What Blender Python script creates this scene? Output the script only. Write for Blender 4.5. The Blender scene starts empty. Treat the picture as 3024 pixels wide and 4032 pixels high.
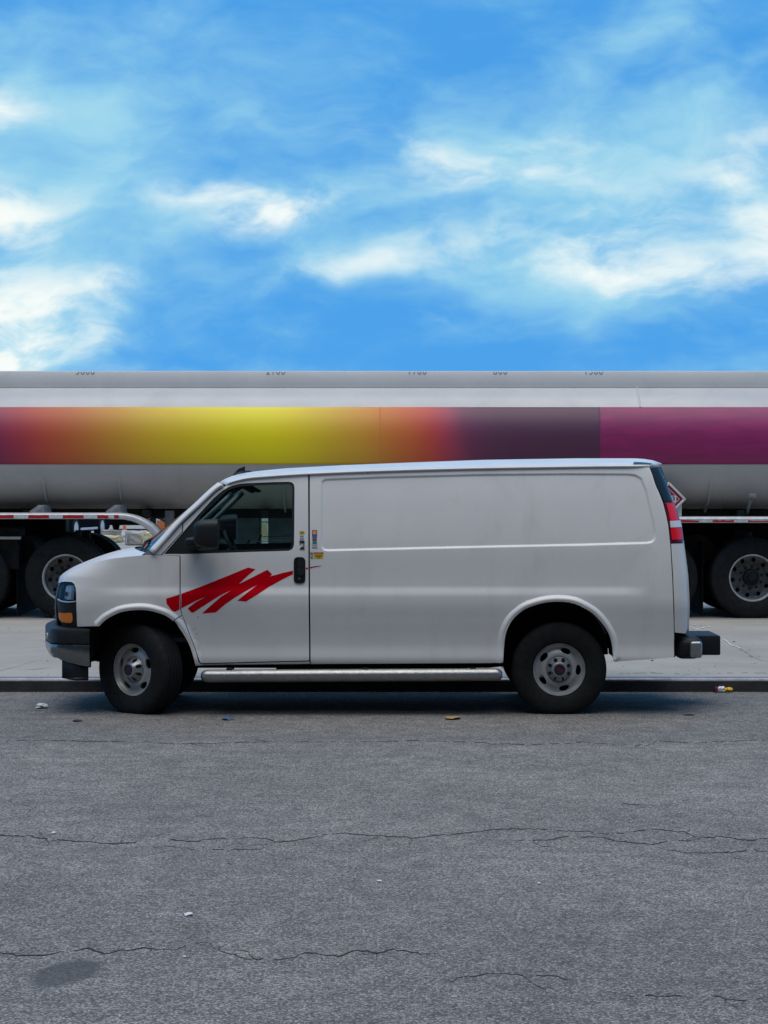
import bpy, bmesh, math, random
import numpy as np
from mathutils import Vector, Matrix
from mathutils.geometry import delaunay_2d_cdt

random.seed(7)
RNG = np.random.RandomState(7)
SC = bpy.context.scene
COL = SC.collection
R = math.radians

# ------------------------------------------------------------------ camera, sky, sun, exposure
F, CX, HY, CAMY, CAMZ = 9000.0, 1512.0, 1895.0, -18.5, 1.89   # photo pixels, metres
cam_d = bpy.data.cameras.new('camera')
cam_d.sensor_fit = 'HORIZONTAL'; cam_d.sensor_width = 36.0
cam_d.lens = 36.0 * F / 3024.0
cam_d.shift_y = -(2016.0 - HY) / 3024.0
cam_d.clip_start = 0.1; cam_d.clip_end = 5000
cam = bpy.data.objects.new('camera', cam_d); COL.objects.link(cam)
cam.location = (0, CAMY, CAMZ); cam.rotation_euler = (R(90), 0, 0)
SC.camera = cam

SUN_EL, SUN_AZ = 79.0, 195.0      # azimuth clockwise from +Y: high, slightly behind the viewer
sun_d = bpy.data.lights.new('sun', 'SUN'); sun_d.energy = 1.5; sun_d.angle = R(60)
sun_d.color = (1.0, 0.84, 0.64)
sun = bpy.data.objects.new('sun', sun_d); COL.objects.link(sun)
_sv = Vector((math.sin(R(SUN_AZ)) * math.cos(R(SUN_EL)), math.cos(R(SUN_AZ)) * math.cos(R(SUN_EL)), math.sin(R(SUN_EL))))
sun.rotation_euler = _sv.to_track_quat('Z', 'Y').to_euler()
sun.location = _sv * 60

SC.view_settings.view_transform = 'Standard'; SC.view_settings.look = 'None'
SC.view_settings.gamma = 1.0; SC.view_settings.use_curve_mapping = False
SC.view_settings.exposure = 0.70
SC.render.engine = 'CYCLES'
SC.cycles.use_denoising = True
SC.cycles.max_bounces = 8; SC.cycles.transparent_max_bounces = 16
SC.cycles.caustics_reflective = False; SC.cycles.caustics_refractive = False


class NT:
    """small helper round a node tree"""
    def __init__(s, tree):
        s.t = tree; s.n = tree.nodes; s.l = tree.links
    def new(s, typ, **kw):
        nd = s.n.new(typ)
        for k, v in kw.items(): setattr(nd, k, v)
        return nd
    def put(s, sock, v):
        if isinstance(v, bpy.types.NodeSocket): s.l.new(v, sock)
        elif v is not None: sock.default_value = v
    def math(s, op, a, b=None, c=None, clamp=False):
        nd = s.new('ShaderNodeMath', operation=op, use_clamp=clamp)
        s.put(nd.inputs[0], a)
        if b is not None: s.put(nd.inputs[1], b)
        if c is not None: s.put(nd.inputs[2], c)
        return nd.outputs[0]
    def vmath(s, op, a, b=None):
        nd = s.new('ShaderNodeVectorMath', operation=op)
        s.put(nd.inputs[0], a)
        if b is not None: s.put(nd.inputs[1], b)
        return nd.outputs[0]
    def smooth(s, v, lo, hi, a=0.0, b=1.0):
        nd = s.new('ShaderNodeMapRange', interpolation_type='SMOOTHSTEP')
        s.put(nd.inputs['Value'], v)
        nd.inputs['From Min'].default_value = lo; nd.inputs['From Max'].default_value = hi
        nd.inputs['To Min'].default_value = a; nd.inputs['To Max'].default_value = b
        return nd.outputs[0]
    def noise(s, vec, scale, detail=4, rough=0.55, dist=0.0):
        nd = s.new('ShaderNodeTexNoise')
        if vec is not None: s.l.new(vec, nd.inputs['Vector'])
        nd.inputs['Scale'].default_value = scale; nd.inputs['Detail'].default_value = detail
        nd.inputs['Roughness'].default_value = rough; nd.inputs['Distortion'].default_value = dist
        return nd.outputs
    def mix(s, fac, a, b, mode='MIX'):
        nd = s.new('ShaderNodeMix', data_type='RGBA', blend_type=mode)
        s.put(nd.inputs[0], fac)
        for i, v in ((6, a), (7, b)):
            if isinstance(v, (tuple, list)) and len(v) == 3: v = (*v, 1)
            s.put(nd.inputs[i], v)
        return nd.outputs[2]


world = bpy.data.worlds.new('World'); SC.world = world; world.use_nodes = True
wt = NT(world.node_tree); wt.n.clear()
tc = wt.new('ShaderNodeTexCoord')
dirv = tc.outputs['Generated']
sep = wt.new('ShaderNodeSeparateXYZ'); wt.l.new(dirv, sep.inputs[0])
dx, dy, dz = sep.outputs
# the deep blue of the whole sky: the sky model looked up well above its pale horizon band
zz = wt.math('ADD', wt.math('MULTIPLY', wt.math('MAXIMUM', dz, 0.0), 0.45), 0.55)
cmb = wt.new('ShaderNodeCombineXYZ'); wt.put(cmb.inputs[0], dx); wt.put(cmb.inputs[1], dy); wt.put(cmb.inputs[2], zz)
sky = wt.new('ShaderNodeTexSky', sky_type='NISHITA')
sky.sun_disc = False; sky.sun_elevation = R(SUN_EL); sky.sun_rotation = R(SUN_AZ)
sky.air_density = 1.0; sky.dust_density = 0.3; sky.ozone_density = 2.0; sky.altitude = 0
wt.l.new(wt.vmath('NORMALIZE', cmb.outputs[0]), sky.inputs[0])
hs = wt.new('ShaderNodeHueSaturation'); hs.inputs['Saturation'].default_value = 1.0
hs.inputs['Hue'].default_value = 0.5; hs.inputs['Value'].default_value = 1.0
wt.l.new(sky.outputs[0], hs.inputs['Color'])
blue = wt.mix(1.0, hs.outputs[0], (0.385, 1.13, 1.42), 'MULTIPLY')
# clouds: soft veils and brighter cores, warped fractal noise on the direction
warp = wt.noise(dirv, 6.0, 2, 0.5)[1]
warp2 = wt.noise(dirv, 22.0, 3, 0.55)[1]
wv = wt.vmath('ADD', dirv, wt.vmath('MULTIPLY', wt.vmath('SUBTRACT', warp, (0.5, 0.5, 0.5)), (0.07, 0.07, 0.035)))
wv = wt.vmath('ADD', wv, wt.vmath('MULTIPLY', wt.vmath('SUBTRACT', warp2, (0.5, 0.5, 0.5)), (0.035, 0.035, 0.020)))
rotn = wt.new('ShaderNodeMapping'); rotn.inputs['Rotation'].default_value = (0, R(-9), 0)
rotn.inputs['Scale'].default_value = (1.0, 1.0, 2.4)
wt.l.new(wv, rotn.inputs['Vector'])
n_big = wt.noise(rotn.outputs[0], 10.0, 3, 0.5, 0.1)[0]
n_fine = wt.noise(rotn.outputs[0], 21.0, 7, 0.56, 0.2)[0]
sepw = wt.new('ShaderNodeSeparateXYZ'); wt.l.new(wv, sepw.inputs[0])
WX, WY, WZ = sepw.outputs


def bank(u, v, ru, rv, amp, tilt=0.0):
    """an elliptic cloud bank; u, v, ru, rv in the 1659-wide view of the photograph -> direction"""
    cx, cz = (u - 829.5) / 4937.0, (1039.6 - v) / 4937.0
    ca, sa = math.cos(R(tilt)), math.sin(R(tilt))
    ax = wt.math('SUBTRACT', WX, cx); az = wt.math('SUBTRACT', WZ, cz)
    p = wt.math('ADD', wt.math('MULTIPLY', ax, ca * 4937 / ru), wt.math('MULTIPLY', az, sa * 4937 / ru))
    q = wt.math('ADD', wt.math('MULTIPLY', ax, -sa * 4937 / rv), wt.math('MULTIPLY', az, ca * 4937 / rv))
    d2 = wt.math('ADD', wt.math('MULTIPLY', p, p), wt.math('MULTIPLY', q, q))
    return wt.math('MULTIPLY', wt.math('EXPONENT', wt.math('MULTIPLY', d2, -1.0)), amp)


VEILS = [(1330, 420, 430, 190, .66, 0), (60, 420, 300, 300, .52, 0), (40, 720, 190, 110, .95, 0), (500, 470, 280, 90, .42, 5), (850, 570, 230, 60, .40, 0), (1020, 350, 240, 60, .30, 0),
         (1480, 40, 230, 70, .34, 20), (1270, 150, 160, 70, .28, 8), (330, 200, 330, 120, .22, 0), (1230, 640, 330, 70, .38, -12), (1600, 570, 170, 90, .40, 0), (1060, 110, 240, 100, -.22, 0), (640, 680, 380, 80, -.20, 0), (1400, 760, 330, 55, -.26, 0), (1560, 110, 130, 60, -.12, 0)]
CORES = [(10, 715, 200, 105, 1.15, 6), (10, 470, 130, 66, .62, 0), (15, 240, 80, 44, .45, 0), (235, 600, 50, 30, .34, 0), (590, 470, 140, 46, .60, 12), (430, 420, 120, 44, .36, -5), (850, 572, 200, 40, .32, 5),
         (840, 328, 120, 42, .32, -14), (1090, 358, 200, 56, .38, 8), (1340, 605, 240, 60, .44, -12), (1620, 560, 110, 80, .56, -25), (1580, 400, 170, 64, .32, 20), (1240, 480, 200, 70, .28, 0), (970, 690, 60, 30, .28, -10)]
def total(L):
    a = None
    for b_ in L:
        v_ = bank(*b_); a = v_ if a is None else wt.math('ADD', a, v_)
    return a
nb = wt.math('SUBTRACT', n_big, 0.5); nf = wt.math('SUBTRACT', n_fine, 0.5)
haze = wt.math('ADD', total(VEILS), wt.math('ADD', wt.math('MULTIPLY', nb, 1.25), wt.math('MULTIPLY', nf, 1.15)))
veil = wt.smooth(wt.math('ADD', haze, 0.16), -0.10, 0.95)
cor = wt.math('ADD', wt.math('MULTIPLY', total(CORES), wt.math('ADD', 0.25, wt.math('MULTIPLY', wt.smooth(n_fine, 0.30, 0.70), 1.45))), wt.math('ADD', wt.math('MULTIPLY', haze, 0.28), wt.math('MULTIPLY', nf, 0.35)))
core = wt.smooth(cor, 0.10, 1.15)
skyc = wt.mix(wt.math('MULTIPLY', veil, 0.90), blue, (2.1, 4.25, 5.25))
skyc = wt.mix(core, skyc, (5.7, 6.05, 5.9))
bg = wt.new('ShaderNodeBackground'); bg.inputs['Strength'].default_value = 0.1
wt.l.new(skyc, bg.inputs['Color'])
wo = wt.new('ShaderNodeOutputWorld'); wt.l.new(bg.outputs[0], wo.inputs['Surface'])


# ------------------------------------------------------------------ materials
def srgb(r, g, b):
    f = lambda c: (c / 12.92 if c <= 0.04045 else ((c + 0.055) / 1.055) ** 2.4)
    return tuple(f(x / 255.0) for x in (r, g, b))


def mat(name, col, rough=0.5, metal=0.0, coat=0.0, var=0.0, vscale=6.0, bump=0.0, bscale=60.0, spec=0.5, coat_rough=0.06, grime=None):
    m = bpy.data.materials.new(name); m.use_nodes = True
    t = NT(m.node_tree); p = t.n['Principled BSDF']
    p.inputs['Base Color'].default_value = (*col, 1); p.inputs['Roughness'].default_value = rough
    p.inputs['Metallic'].default_value = metal; p.inputs['Coat Weight'].default_value = coat
    p.inputs['Coat Roughness'].default_value = coat_rough; p.inputs['Specular IOR Level'].default_value = spec
    if var or bump or grime:
        g = t.new('ShaderNodeNewGeometry').outputs['Position']
        out = (*col, 1)
        if var:
            n = t.noise(g, vscale, 5, 0.6)[0]
            k = t.smooth(n, 0.3, 0.7, 1 - var, 1 + var)
            cc = t.new('ShaderNodeCombineXYZ')
            for i in range(3): t.put(cc.inputs[i], k)
            out = t.mix(1.0, (*col, 1), cc.outputs[0], 'MULTIPLY')
            r2 = t.smooth(t.noise(g, vscale * 2.3, 4, 0.6)[0], 0.3, 0.7, rough * 0.85, min(1, rough * 1.15))
            t.put(p.inputs['Roughness'], r2)
        if grime:
            gc, amt, gs = grime
            mp = t.new('ShaderNodeMapping'); mp.inputs['Scale'].default_value = (1.0, 1.0, 0.35); t.l.new(g, mp.inputs['Vector'])
            n = t.noise(mp.outputs[0], gs, 6, 0.65, 0.6)[0]
            out = t.mix(t.smooth(n, 0.5, 0.78, 0.0, amt), out, (*gc, 1))
        if out is not None and not isinstance(out, tuple): t.l.new(out, p.inputs['Base Color'])
        if bump:
            b = t.new('ShaderNodeBump'); b.inputs['Strength'].default_value = bump; b.inputs['Distance'].default_value = 0.01
            t.l.new(t.noise(g, bscale, 4, 0.6)[0], b.inputs['Height']); t.l.new(b.outputs[0], p.inputs['Normal'])
    return m


def glass_mat(name, tint, refl=1.0, rough=0.02):
    m = bpy.data.materials.new(name); m.use_nodes = True
    t = NT(m.node_tree); t.n.clear()
    tr = t.new('ShaderNodeBsdfTransparent'); tr.inputs['Color'].default_value = (*tint, 1)
    gl = t.new('ShaderNodeBsdfGlossy'); gl.inputs['Roughness'].default_value = rough
    fr = t.new('ShaderNodeFresnel'); fr.inputs['IOR'].default_value = 1.5
    mx = t.new('ShaderNodeMixShader'); t.put(mx.inputs[0], t.math('MULTIPLY', fr.outputs[0], refl, clamp=True))
    t.l.new(tr.outputs[0], mx.inputs[1]); t.l.new(gl.outputs[0], mx.inputs[2])
    o = t.new('ShaderNodeOutputMaterial'); t.l.new(mx.outputs[0], o.inputs['Surface'])
    return m


M = {}
M['paint'] = mat('van_paint', (0.72, 0.70, 0.685), 0.40, coat=0.35, coat_rough=0.12, var=0.02, vscale=2.2, grime=((0.36, 0.33, 0.30), 0.20, 4.0))
M['black_plastic'] = mat('black_plastic', (0.012, 0.0135, 0.016), 0.5, spec=0.3, var=0.12, vscale=14, bump=0.06, bscale=400)
M['gloss_black'] = mat('gloss_black', (0.009, 0.010, 0.012), 0.28, coat=0.1, spec=0.4)
M['rubber'] = mat('rubber', (0.0105, 0.0105, 0.011), 0.8, var=0.2, vscale=9, bump=0.05, bscale=220, spec=0.25)
M['dark'] = mat('underbody_black', (0.010, 0.010, 0.011), 0.8, var=0.2, vscale=8, spec=0.2)
M['seam'] = mat('seam_black', (0.012, 0.012, 0.013), 0.9, spec=0.1)
M['chrome'] = mat('dull_chrome', (0.24, 0.25, 0.26), 0.24, metal=1.0, var=0.06, vscale=9)
M['steel_wheel'] = mat('wheel_silver', (0.40, 0.40, 0.40), 0.42, metal=0.35, var=0.10, vscale=16)
M['cap'] = mat('hub_cap_grey', (0.33, 0.34, 0.36), 0.35, metal=0.6, var=0.06, vscale=20)
M['cap_black'] = mat('cap_black', (0.015, 0.015, 0.018), 0.3)
M['red_letter'] = mat('red_letter', (0.25, 0.02, 0.035), 0.4)
M['white_letter'] = mat('white_letter', (0.6, 0.6, 0.6), 0.4)
M['alu'] = mat('step_aluminium', (0.34, 0.34, 0.34), 0.38, metal=0.85, var=0.10, vscale=22, bump=0.25, bscale=45)
M['glass'] = glass_mat('window_glass', (0.58, 0.71, 0.68), 0.9)
M['shield'] = glass_mat('windshield_glass', (0.50, 0.62, 0.60), 1.0)
M['lens'] = glass_mat('clear_lens', (0.88, 0.90, 0.92), 0.6)
M['reflector'] = mat('lamp_reflector', (0.55, 0.57, 0.60), 0.35, metal=0.3)
M['amber'] = mat('amber_lens', (0.85, 0.20, 0.006), 0.25, coat=0.7)
M['tail_red'] = mat('tail_red', (0.88, 0.004, 0.022), 0.3, coat=0.15)
M['tail_dark'] = mat('tail_dark_red', (0.10, 0.004, 0.02), 0.3, coat=0.2)
M['tail_white'] = mat('tail_white', (0.68, 0.64, 0.66), 0.2, coat=0.8)
M['red_vinyl'] = mat('red_vinyl', (0.54, 0.001, 0.009), 0.7, spec=0.02, var=0.05, vscale=4)
M['interior'] = mat('interior_grey', (0.045, 0.047, 0.05), 0.7, var=0.1, vscale=12)
M['interior_light'] = mat('interior_trim', (0.52, 0.58, 0.57), 0.6)
M['seat_cloth'] = mat('seat_cloth', (0.03, 0.03, 0.032), 0.9)
for nm, c in (('st_yellow', (0.72, 0.42, 0.02)), ('st_orange', (0.70, 0.30, 0.12)), ('st_blue', (0.03, 0.13, 0.40)), ('st_navy', (0.01, 0.03, 0.15)),
              ('st_red', (0.36, 0.02, 0.06)), ('st_maroon', (0.13, 0.01, 0.07)), ('st_green', (0.0, 0.25, 0.16)), ('st_white', (0.7, 0.7, 0.7)),
              ('st_grey', (0.22, 0.22, 0.23)), ('st_black', (0.02, 0.02, 0.025)), ('st_olive', (0.28, 0.2, 0.01))):
    M[nm] = mat(nm, c, 0.45)
M['figure_grey'] = mat('figure_grey', (0.33, 0.33, 0.33), 0.6)
M['tank'] = mat('tank_paint', (0.50, 0.475, 0.455), 0.40, coat=0.15, coat_rough=0.2, var=0.04, vscale=1.3, grime=((0.30, 0.29, 0.28), 0.28, 1.6))
M['cabinet'] = mat('cabinet_grey', (0.11, 0.125, 0.13), 0.6, var=0.2, vscale=5)
M['bracket'] = mat('bracket_grey', (0.20, 0.20, 0.20), 0.55, var=0.15, vscale=9)
M['frame'] = mat('trailer_black', (0.012, 0.012, 0.013), 0.7, var=0.2, vscale=7, spec=0.25)
M['fender'] = mat('fender_aluminium', (0.58, 0.58, 0.59), 0.42, metal=0.35, var=0.12, vscale=7)
M['tape_red'] = mat('tape_red', (0.46, 0.012, 0.02), 0.4, var=0.15, vscale=25)
M['tape_white'] = mat('tape_white', (0.60, 0.60, 0.60), 0.4, var=0.15, vscale=25)
M['truck_rim'] = mat('truck_rim_white', (0.40, 0.40, 0.39), 0.5, var=0.15, vscale=10, grime=((0.10, 0.09, 0.08), 0.5, 9))
M['truck_disc'] = mat('truck_disc_grey', (0.13, 0.13, 0.13), 0.6, var=0.2, vscale=12)
M['placard'] = mat('placard_red', (0.36, 0.012, 0.035), 0.4)
M['frame_white'] = mat('painted_white', (0.66, 0.65, 0.62), 0.45, var=0.08, vscale=14)


# ------------------------------------------------------------------ mesh helpers
def W(px, py, Y):
    D = Y - CAMY
    return Vector(((px - CX) / F * D, Y, CAMZ - (py - HY) / F * D))


def ground(px, py, z=0.0):
    D = (CAMZ - z) * F / (py - HY)
    return Vector(((px - CX) / F * D, CAMY + D, z))


def link(name, me, m=None, parent=None, loc=None):
    o = bpy.data.objects.new(name, me); COL.objects.link(o)
    if m is not None and me is not None:
        for mm in (m if isinstance(m, (list, tuple)) else [m]): me.materials.append(mm)
    if loc is not None: o.location = loc
    if parent is not None:
        o.parent = parent
        base = parent
        off = Vector(parent['_w']) if '_w' in parent else Vector((0, 0, 0))
        o.matrix_parent_inverse = Matrix.Translation(-off)
        o['_w'] = list(off * 0 + Vector(loc if loc is not None else (0, 0, 0)))
    else:
        o['_w'] = list(loc if loc is not None else (0, 0, 0))
    return o


def thing(name, label, cat, loc=(0, 0, 0), group=None):
    o = link(name, None, None, None, loc)
    o['label'] = label; o['category'] = cat
    if group: o['group'] = group
    return o


def tag(o, label, cat, group=None):
    o['label'] = label; o['category'] = cat
    if group: o['group'] = group
    return o


def from_bm(name, bm, m, parent=None, loc=None, smooth=False):
    bmesh.ops.recalc_face_normals(bm, faces=bm.faces)
    me = bpy.data.meshes.new(name); bm.to_mesh(me); bm.free()
    if smooth:
        for p in me.polygons: p.use_smooth = True
        if smooth != 'all':
            try: me.set_sharp_from_angle(angle=R(38))
            except Exception: pass
    return link(name, me, m, parent, loc)


def add_rbox(bm, c, s, bev=0.01, seg=2, rot=None):
    r = bmesh.ops.create_cube(bm, size=1.0)
    vs = r['verts']
    mtx = Matrix.Translation(c) @ (rot.to_4x4() if rot else Matrix()) @ Matrix.Diagonal((*s, 1))
    bmesh.ops.transform(bm, matrix=mtx, verts=vs)
    if bev > 0:
        es = list({e for v in vs for e in v.link_edges})
        bmesh.ops.bevel(bm, geom=es, offset=bev, segments=seg, affect='EDGES', profile=0.5)


def rbox(name, c, s, m, parent=None, bev=0.01, seg=2, rot=None, smooth=True):
    bm = bmesh.new(); add_rbox(bm, c, s, bev, seg, rot)
    return from_bm(name, bm, m, parent, smooth=smooth)


def add_tube(bm, pts, rad, n=10, caps=True):
    pts = [Vector(p) for p in pts]
    rads = rad if isinstance(rad, (list, tuple)) else [rad] * len(pts)
    rings = []
    up = Vector((0, 0, 1))
    for i, p in enumerate(pts):
        d = (pts[min(i + 1, len(pts) - 1)] - pts[max(i - 1, 0)]).normalized()
        a = d.cross(up)
        if a.length < 1e-3: a = d.cross(Vector((1, 0, 0)))
        a.normalize(); b = d.cross(a).normalized()
        rings.append([bm.verts.new(p + (a * math.cos(2 * math.pi * k / n) + b * math.sin(2 * math.pi * k / n)) * rads[i]) for k in range(n)])
    for r0, r1 in zip(rings, rings[1:]):
        for k in range(n):
            bm.faces.new((r0[k], r0[(k + 1) % n], r1[(k + 1) % n], r1[k]))
    if caps:
        bm.faces.new(rings[0][::-1]); bm.faces.new(rings[-1])


def tube(name, pts, rad, m, parent=None, n=10):
    bm = bmesh.new(); add_tube(bm, pts, rad, n)
    return from_bm(name, bm, m, parent, smooth=True)


def grid_mesh(name, P, m, parent=None, thick=0.0, smooth=True, flip=False):
    """P: array (nu, nv, 3)"""
    P = np.asarray(P, float); nu, nv = P.shape[:2]
    idx = np.arange(nu * nv).reshape(nu, nv)
    f = np.stack([idx[:-1, :-1], idx[1:, :-1], idx[1:, 1:], idx[:-1, 1:]], -1).reshape(-1, 4)
    if flip: f = f[:, ::-1]
    me = bpy.data.meshes.new(name); me.from_pydata(P.reshape(-1, 3).tolist(), [], f.tolist())
    if smooth:
        for p in me.polygons: p.use_smooth = True
    o = link(name, me, m, parent)
    if thick:
        md = o.modifiers.new('thick', 'SOLIDIFY'); md.thickness = thick; md.offset = -1
    return o


def lathe_mesh(name, prof, n=64, axis='Y'):
    """prof: list of (radius, y) ; axis along local Y"""
    v, f = [], []
    for r, y in prof:
        for k in range(n):
            a = 2 * math.pi * k / n
            v.append((r * math.cos(a), y, r * math.sin(a)))
    for i in range(len(prof) - 1):
        for k in range(n):
            a, b = i * n + k, i * n + (k + 1) % n
            f.append((a, b, b + n, a + n))
    me = bpy.data.meshes.new(name); me.from_pydata(v, [], f)
    for p in me.polygons: p.use_smooth = True
    bm = bmesh.new(); bm.from_mesh(me); bmesh.ops.recalc_face_normals(bm, faces=bm.faces); bm.to_mesh(me); bm.free()
    try: me.set_sharp_from_angle(angle=R(40))
    except Exception: pass
    return me


def catmull(pts, n=6, closed=False):
    P = [np.array(p, float) for p in pts]; out = []
    L = len(P)
    rng = range(L if closed else L - 1)
    for i in rng:
        p1, p2 = P[i], P[(i + 1) % L]
        p0 = P[i - 1] if (closed or i > 0) else 2 * p1 - p2
        p3 = P[(i + 2) % L] if (closed or i + 2 < L) else 2 * p2 - p1
        for k in range(n):
            t = k / n
            out.append(0.5 * ((2 * p1) + (-p0 + p2) * t + (2 * p0 - 5 * p1 + 4 * p2 - p3) * t * t + (-p0 + 3 * p1 - 3 * p2 + p3) * t ** 3))
    if not closed: out.append(P[-1])
    return [tuple(p) for p in out]


def in_poly(P, poly):
    poly = np.asarray(poly, float); x, y = P[:, 0], P[:, 1]
    ins = np.zeros(len(P), bool); n = len(poly)
    for i in range(n):
        x1, y1 = poly[i]; x2, y2 = poly[(i + 1) % n]
        c = ((y1 > y) != (y2 > y))
        if y1 != y2: ins ^= c & (x < (x2 - x1) * (y - y1) / (y2 - y1) + x1)
    return ins


def seg_dist(P, line, closed=False):
    line = np.asarray(line, float)
    A = line if closed else line[:-1]
    B = np.roll(line, -1, 0) if closed else line[1:]
    d = np.full(len(P), 1e9)
    for a, b in zip(A, B):
        ab = b - a; L = max(ab @ ab, 1e-12)
        t = np.clip(((P - a) @ ab) / L, 0, 1)
        q = P - (a + t[:, None] * ab)
        d = np.minimum(d, np.sqrt((q * q).sum(1)))
    return d


def resample(loop, step):
    loop = [np.array(p, float) for p in loop]; out = []
    for i in range(len(loop)):
        a, b = loop[i], loop[(i + 1) % len(loop)]
        k = max(1, int(math.ceil(np.linalg.norm(b - a) / step)))
        for j in range(k): out.append(a + (b - a) * j / k)
    res = []
    for p in out:
        if not res or np.linalg.norm(p - res[-1]) > 1e-4: res.append(p)
    if np.linalg.norm(res[0] - res[-1]) < 1e-4: res.pop()
    return np.array(res)


def sstep(x, a, b):
    t = np.clip((x - a) / (b - a), 0, 1)
    return t * t * (3 - 2 * t)


def hermite(xs, ys):
    xs = np.array(xs, float); ys = np.array(ys, float)
    m = np.gradient(ys, xs)
    def f(x):
        x = np.clip(x, xs[0], xs[-1]); i = np.clip(np.searchsorted(xs, x) - 1, 0, len(xs) - 2)
        h = xs[i + 1] - xs[i]; t = (x - xs[i]) / h
        return ((1 + 2 * t) * (1 - t) ** 2 * ys[i] + t * (1 - t) ** 2 * h * m[i] + t * t * (3 - 2 * t) * ys[i + 1] + t * t * (t - 1) * h * m[i + 1])
    return f


def sheet(outline, holes, yfun, step, off=0.0, flange=0.02, extra=None, grid=None):
    """triangulated height field y = yfun(x, z) over a 2-D outline; returns verts, faces, normals"""
    grid = grid or step
    loops = [resample(outline, step)] + [resample(h, step) for h in holes]
    verts = np.concatenate(loops); edges = []; s = 0
    for L in loops:
        n = len(L); edges += [(s + i, s + (i + 1) % n) for i in range(n)]; s += n
    lo, hi = loops[0].min(0), loops[0].max(0)
    gx, gz = np.meshgrid(np.arange(lo[0], hi[0], grid), np.arange(lo[1], hi[1], grid))
    G = np.stack([gx.ravel(), gz.ravel()], 1)
    if extra is not None and len(extra): G = np.concatenate([G, np.asarray(extra)])
    keep = in_poly(G, loops[0])
    for L in loops[1:]: keep &= ~in_poly(G, L)
    G = G[keep]
    if len(G):
        bd = np.full(len(G), 1e9)
        for L in loops: bd = np.minimum(bd, seg_dist(G, L, True))
        G = G[bd > step * 0.35]
    allv = np.concatenate([verts, G]) if len(G) else verts
    r = delaunay_2d_cdt([Vector(p) for p in allv], edges, [], 0, 1e-6)
    V2 = np.array([tuple(p) for p in r[0]]); T = np.array([t for t in r[2]])
    c = V2[T].mean(1)
    k = in_poly(c, loops[0])
    for L in loops[1:]: k &= ~in_poly(c, L)
    T = T[k]
    a, b, d = V2[T[:, 0]], V2[T[:, 1]], V2[T[:, 2]]
    cr = (b[:, 0] - a[:, 0]) * (d[:, 1] - a[:, 1]) - (b[:, 1] - a[:, 1]) * (d[:, 0] - a[:, 0])
    T[cr < 0] = T[cr < 0][:, ::-1]          # ccw in (x, z) -> normal -Y
    e = 0.0015
    Y = yfun(V2[:, 0], V2[:, 1])
    fx = (yfun(V2[:, 0] + e, V2[:, 1]) - yfun(V2[:, 0] - e, V2[:, 1])) / (2 * e)
    fz = (yfun(V2[:, 0], V2[:, 1] + e) - yfun(V2[:, 0], V2[:, 1] - e)) / (2 * e)
    N = np.stack([fx, -np.ones_like(fx), fz], 1); N /= np.linalg.norm(N, axis=1)[:, None]
    V = np.stack([V2[:, 0], Y, V2[:, 1]], 1) + N * (-off)
    F_ = [tuple(t) for t in T]
    if flange:
        cnt = {}
        for t in F_:
            for i in range(3):
                cnt[(t[i], t[(i + 1) % 3])] = 1
        be = [(i, j) for (i, j) in cnt if (j, i) not in cnt]
        VV, NN, base = [], [], len(V)
        for i, j in be:
            d = V[j] - V[i]; n = np.array([d[2], 0, -d[0]]); n /= (np.linalg.norm(n) + 1e-9)
            q = len(VV) + base
            VV += [V[i], V[j], V[j] + (0, flange, 0), V[i] + (0, flange, 0)]; NN += [n] * 4
            F_.append((q + 1, q, q + 3, q + 2))
        if VV: V = np.concatenate([V, VV]); N = np.concatenate([N, NN])
    return V, F_, N


def sheet_obj(name, S, m, parent, mirror_y=None, shift=None):
    V, F_, N = S
    V = V.copy(); N = N.copy()
    if mirror_y is not None:
        V[:, 1] = 2 * mirror_y - V[:, 1]; N[:, 1] *= -1
        F_ = [f[::-1] for f in F_]
    me = bpy.data.meshes.new(name); me.from_pydata(V.tolist(), [], F_)
    for p in me.polygons: p.use_smooth = True
    me.normals_split_custom_set_from_vertices(N.tolist())
    return link(name, me, m, parent)


def text_mesh(txt, size, depth=0.0, font_scale_x=1.0, bold=0.0):
    cu = bpy.data.curves.new('t', 'FONT'); cu.body = txt; cu.size = size; cu.align_x = 'CENTER'; cu.align_y = 'CENTER'
    cu.extrude = depth; cu.offset = bold
    o = bpy.data.objects.new('t', cu); COL.objects.link(o)
    bpy.context.view_layer.update()
    me = bpy.data.meshes.new_from_object(o.evaluated_get(bpy.context.evaluated_depsgraph_get()))
    bpy.data.objects.remove(o); bpy.data.curves.remove(cu)
    for v in me.vertices: v.co = Vector((v.co.x * font_scale_x, -v.co.z, v.co.y))   # stands up, faces -Y
    return me


# ------------------------------------------------------------------ ground
KERB_Y, KERB_H = 2.0, 0.124


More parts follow.
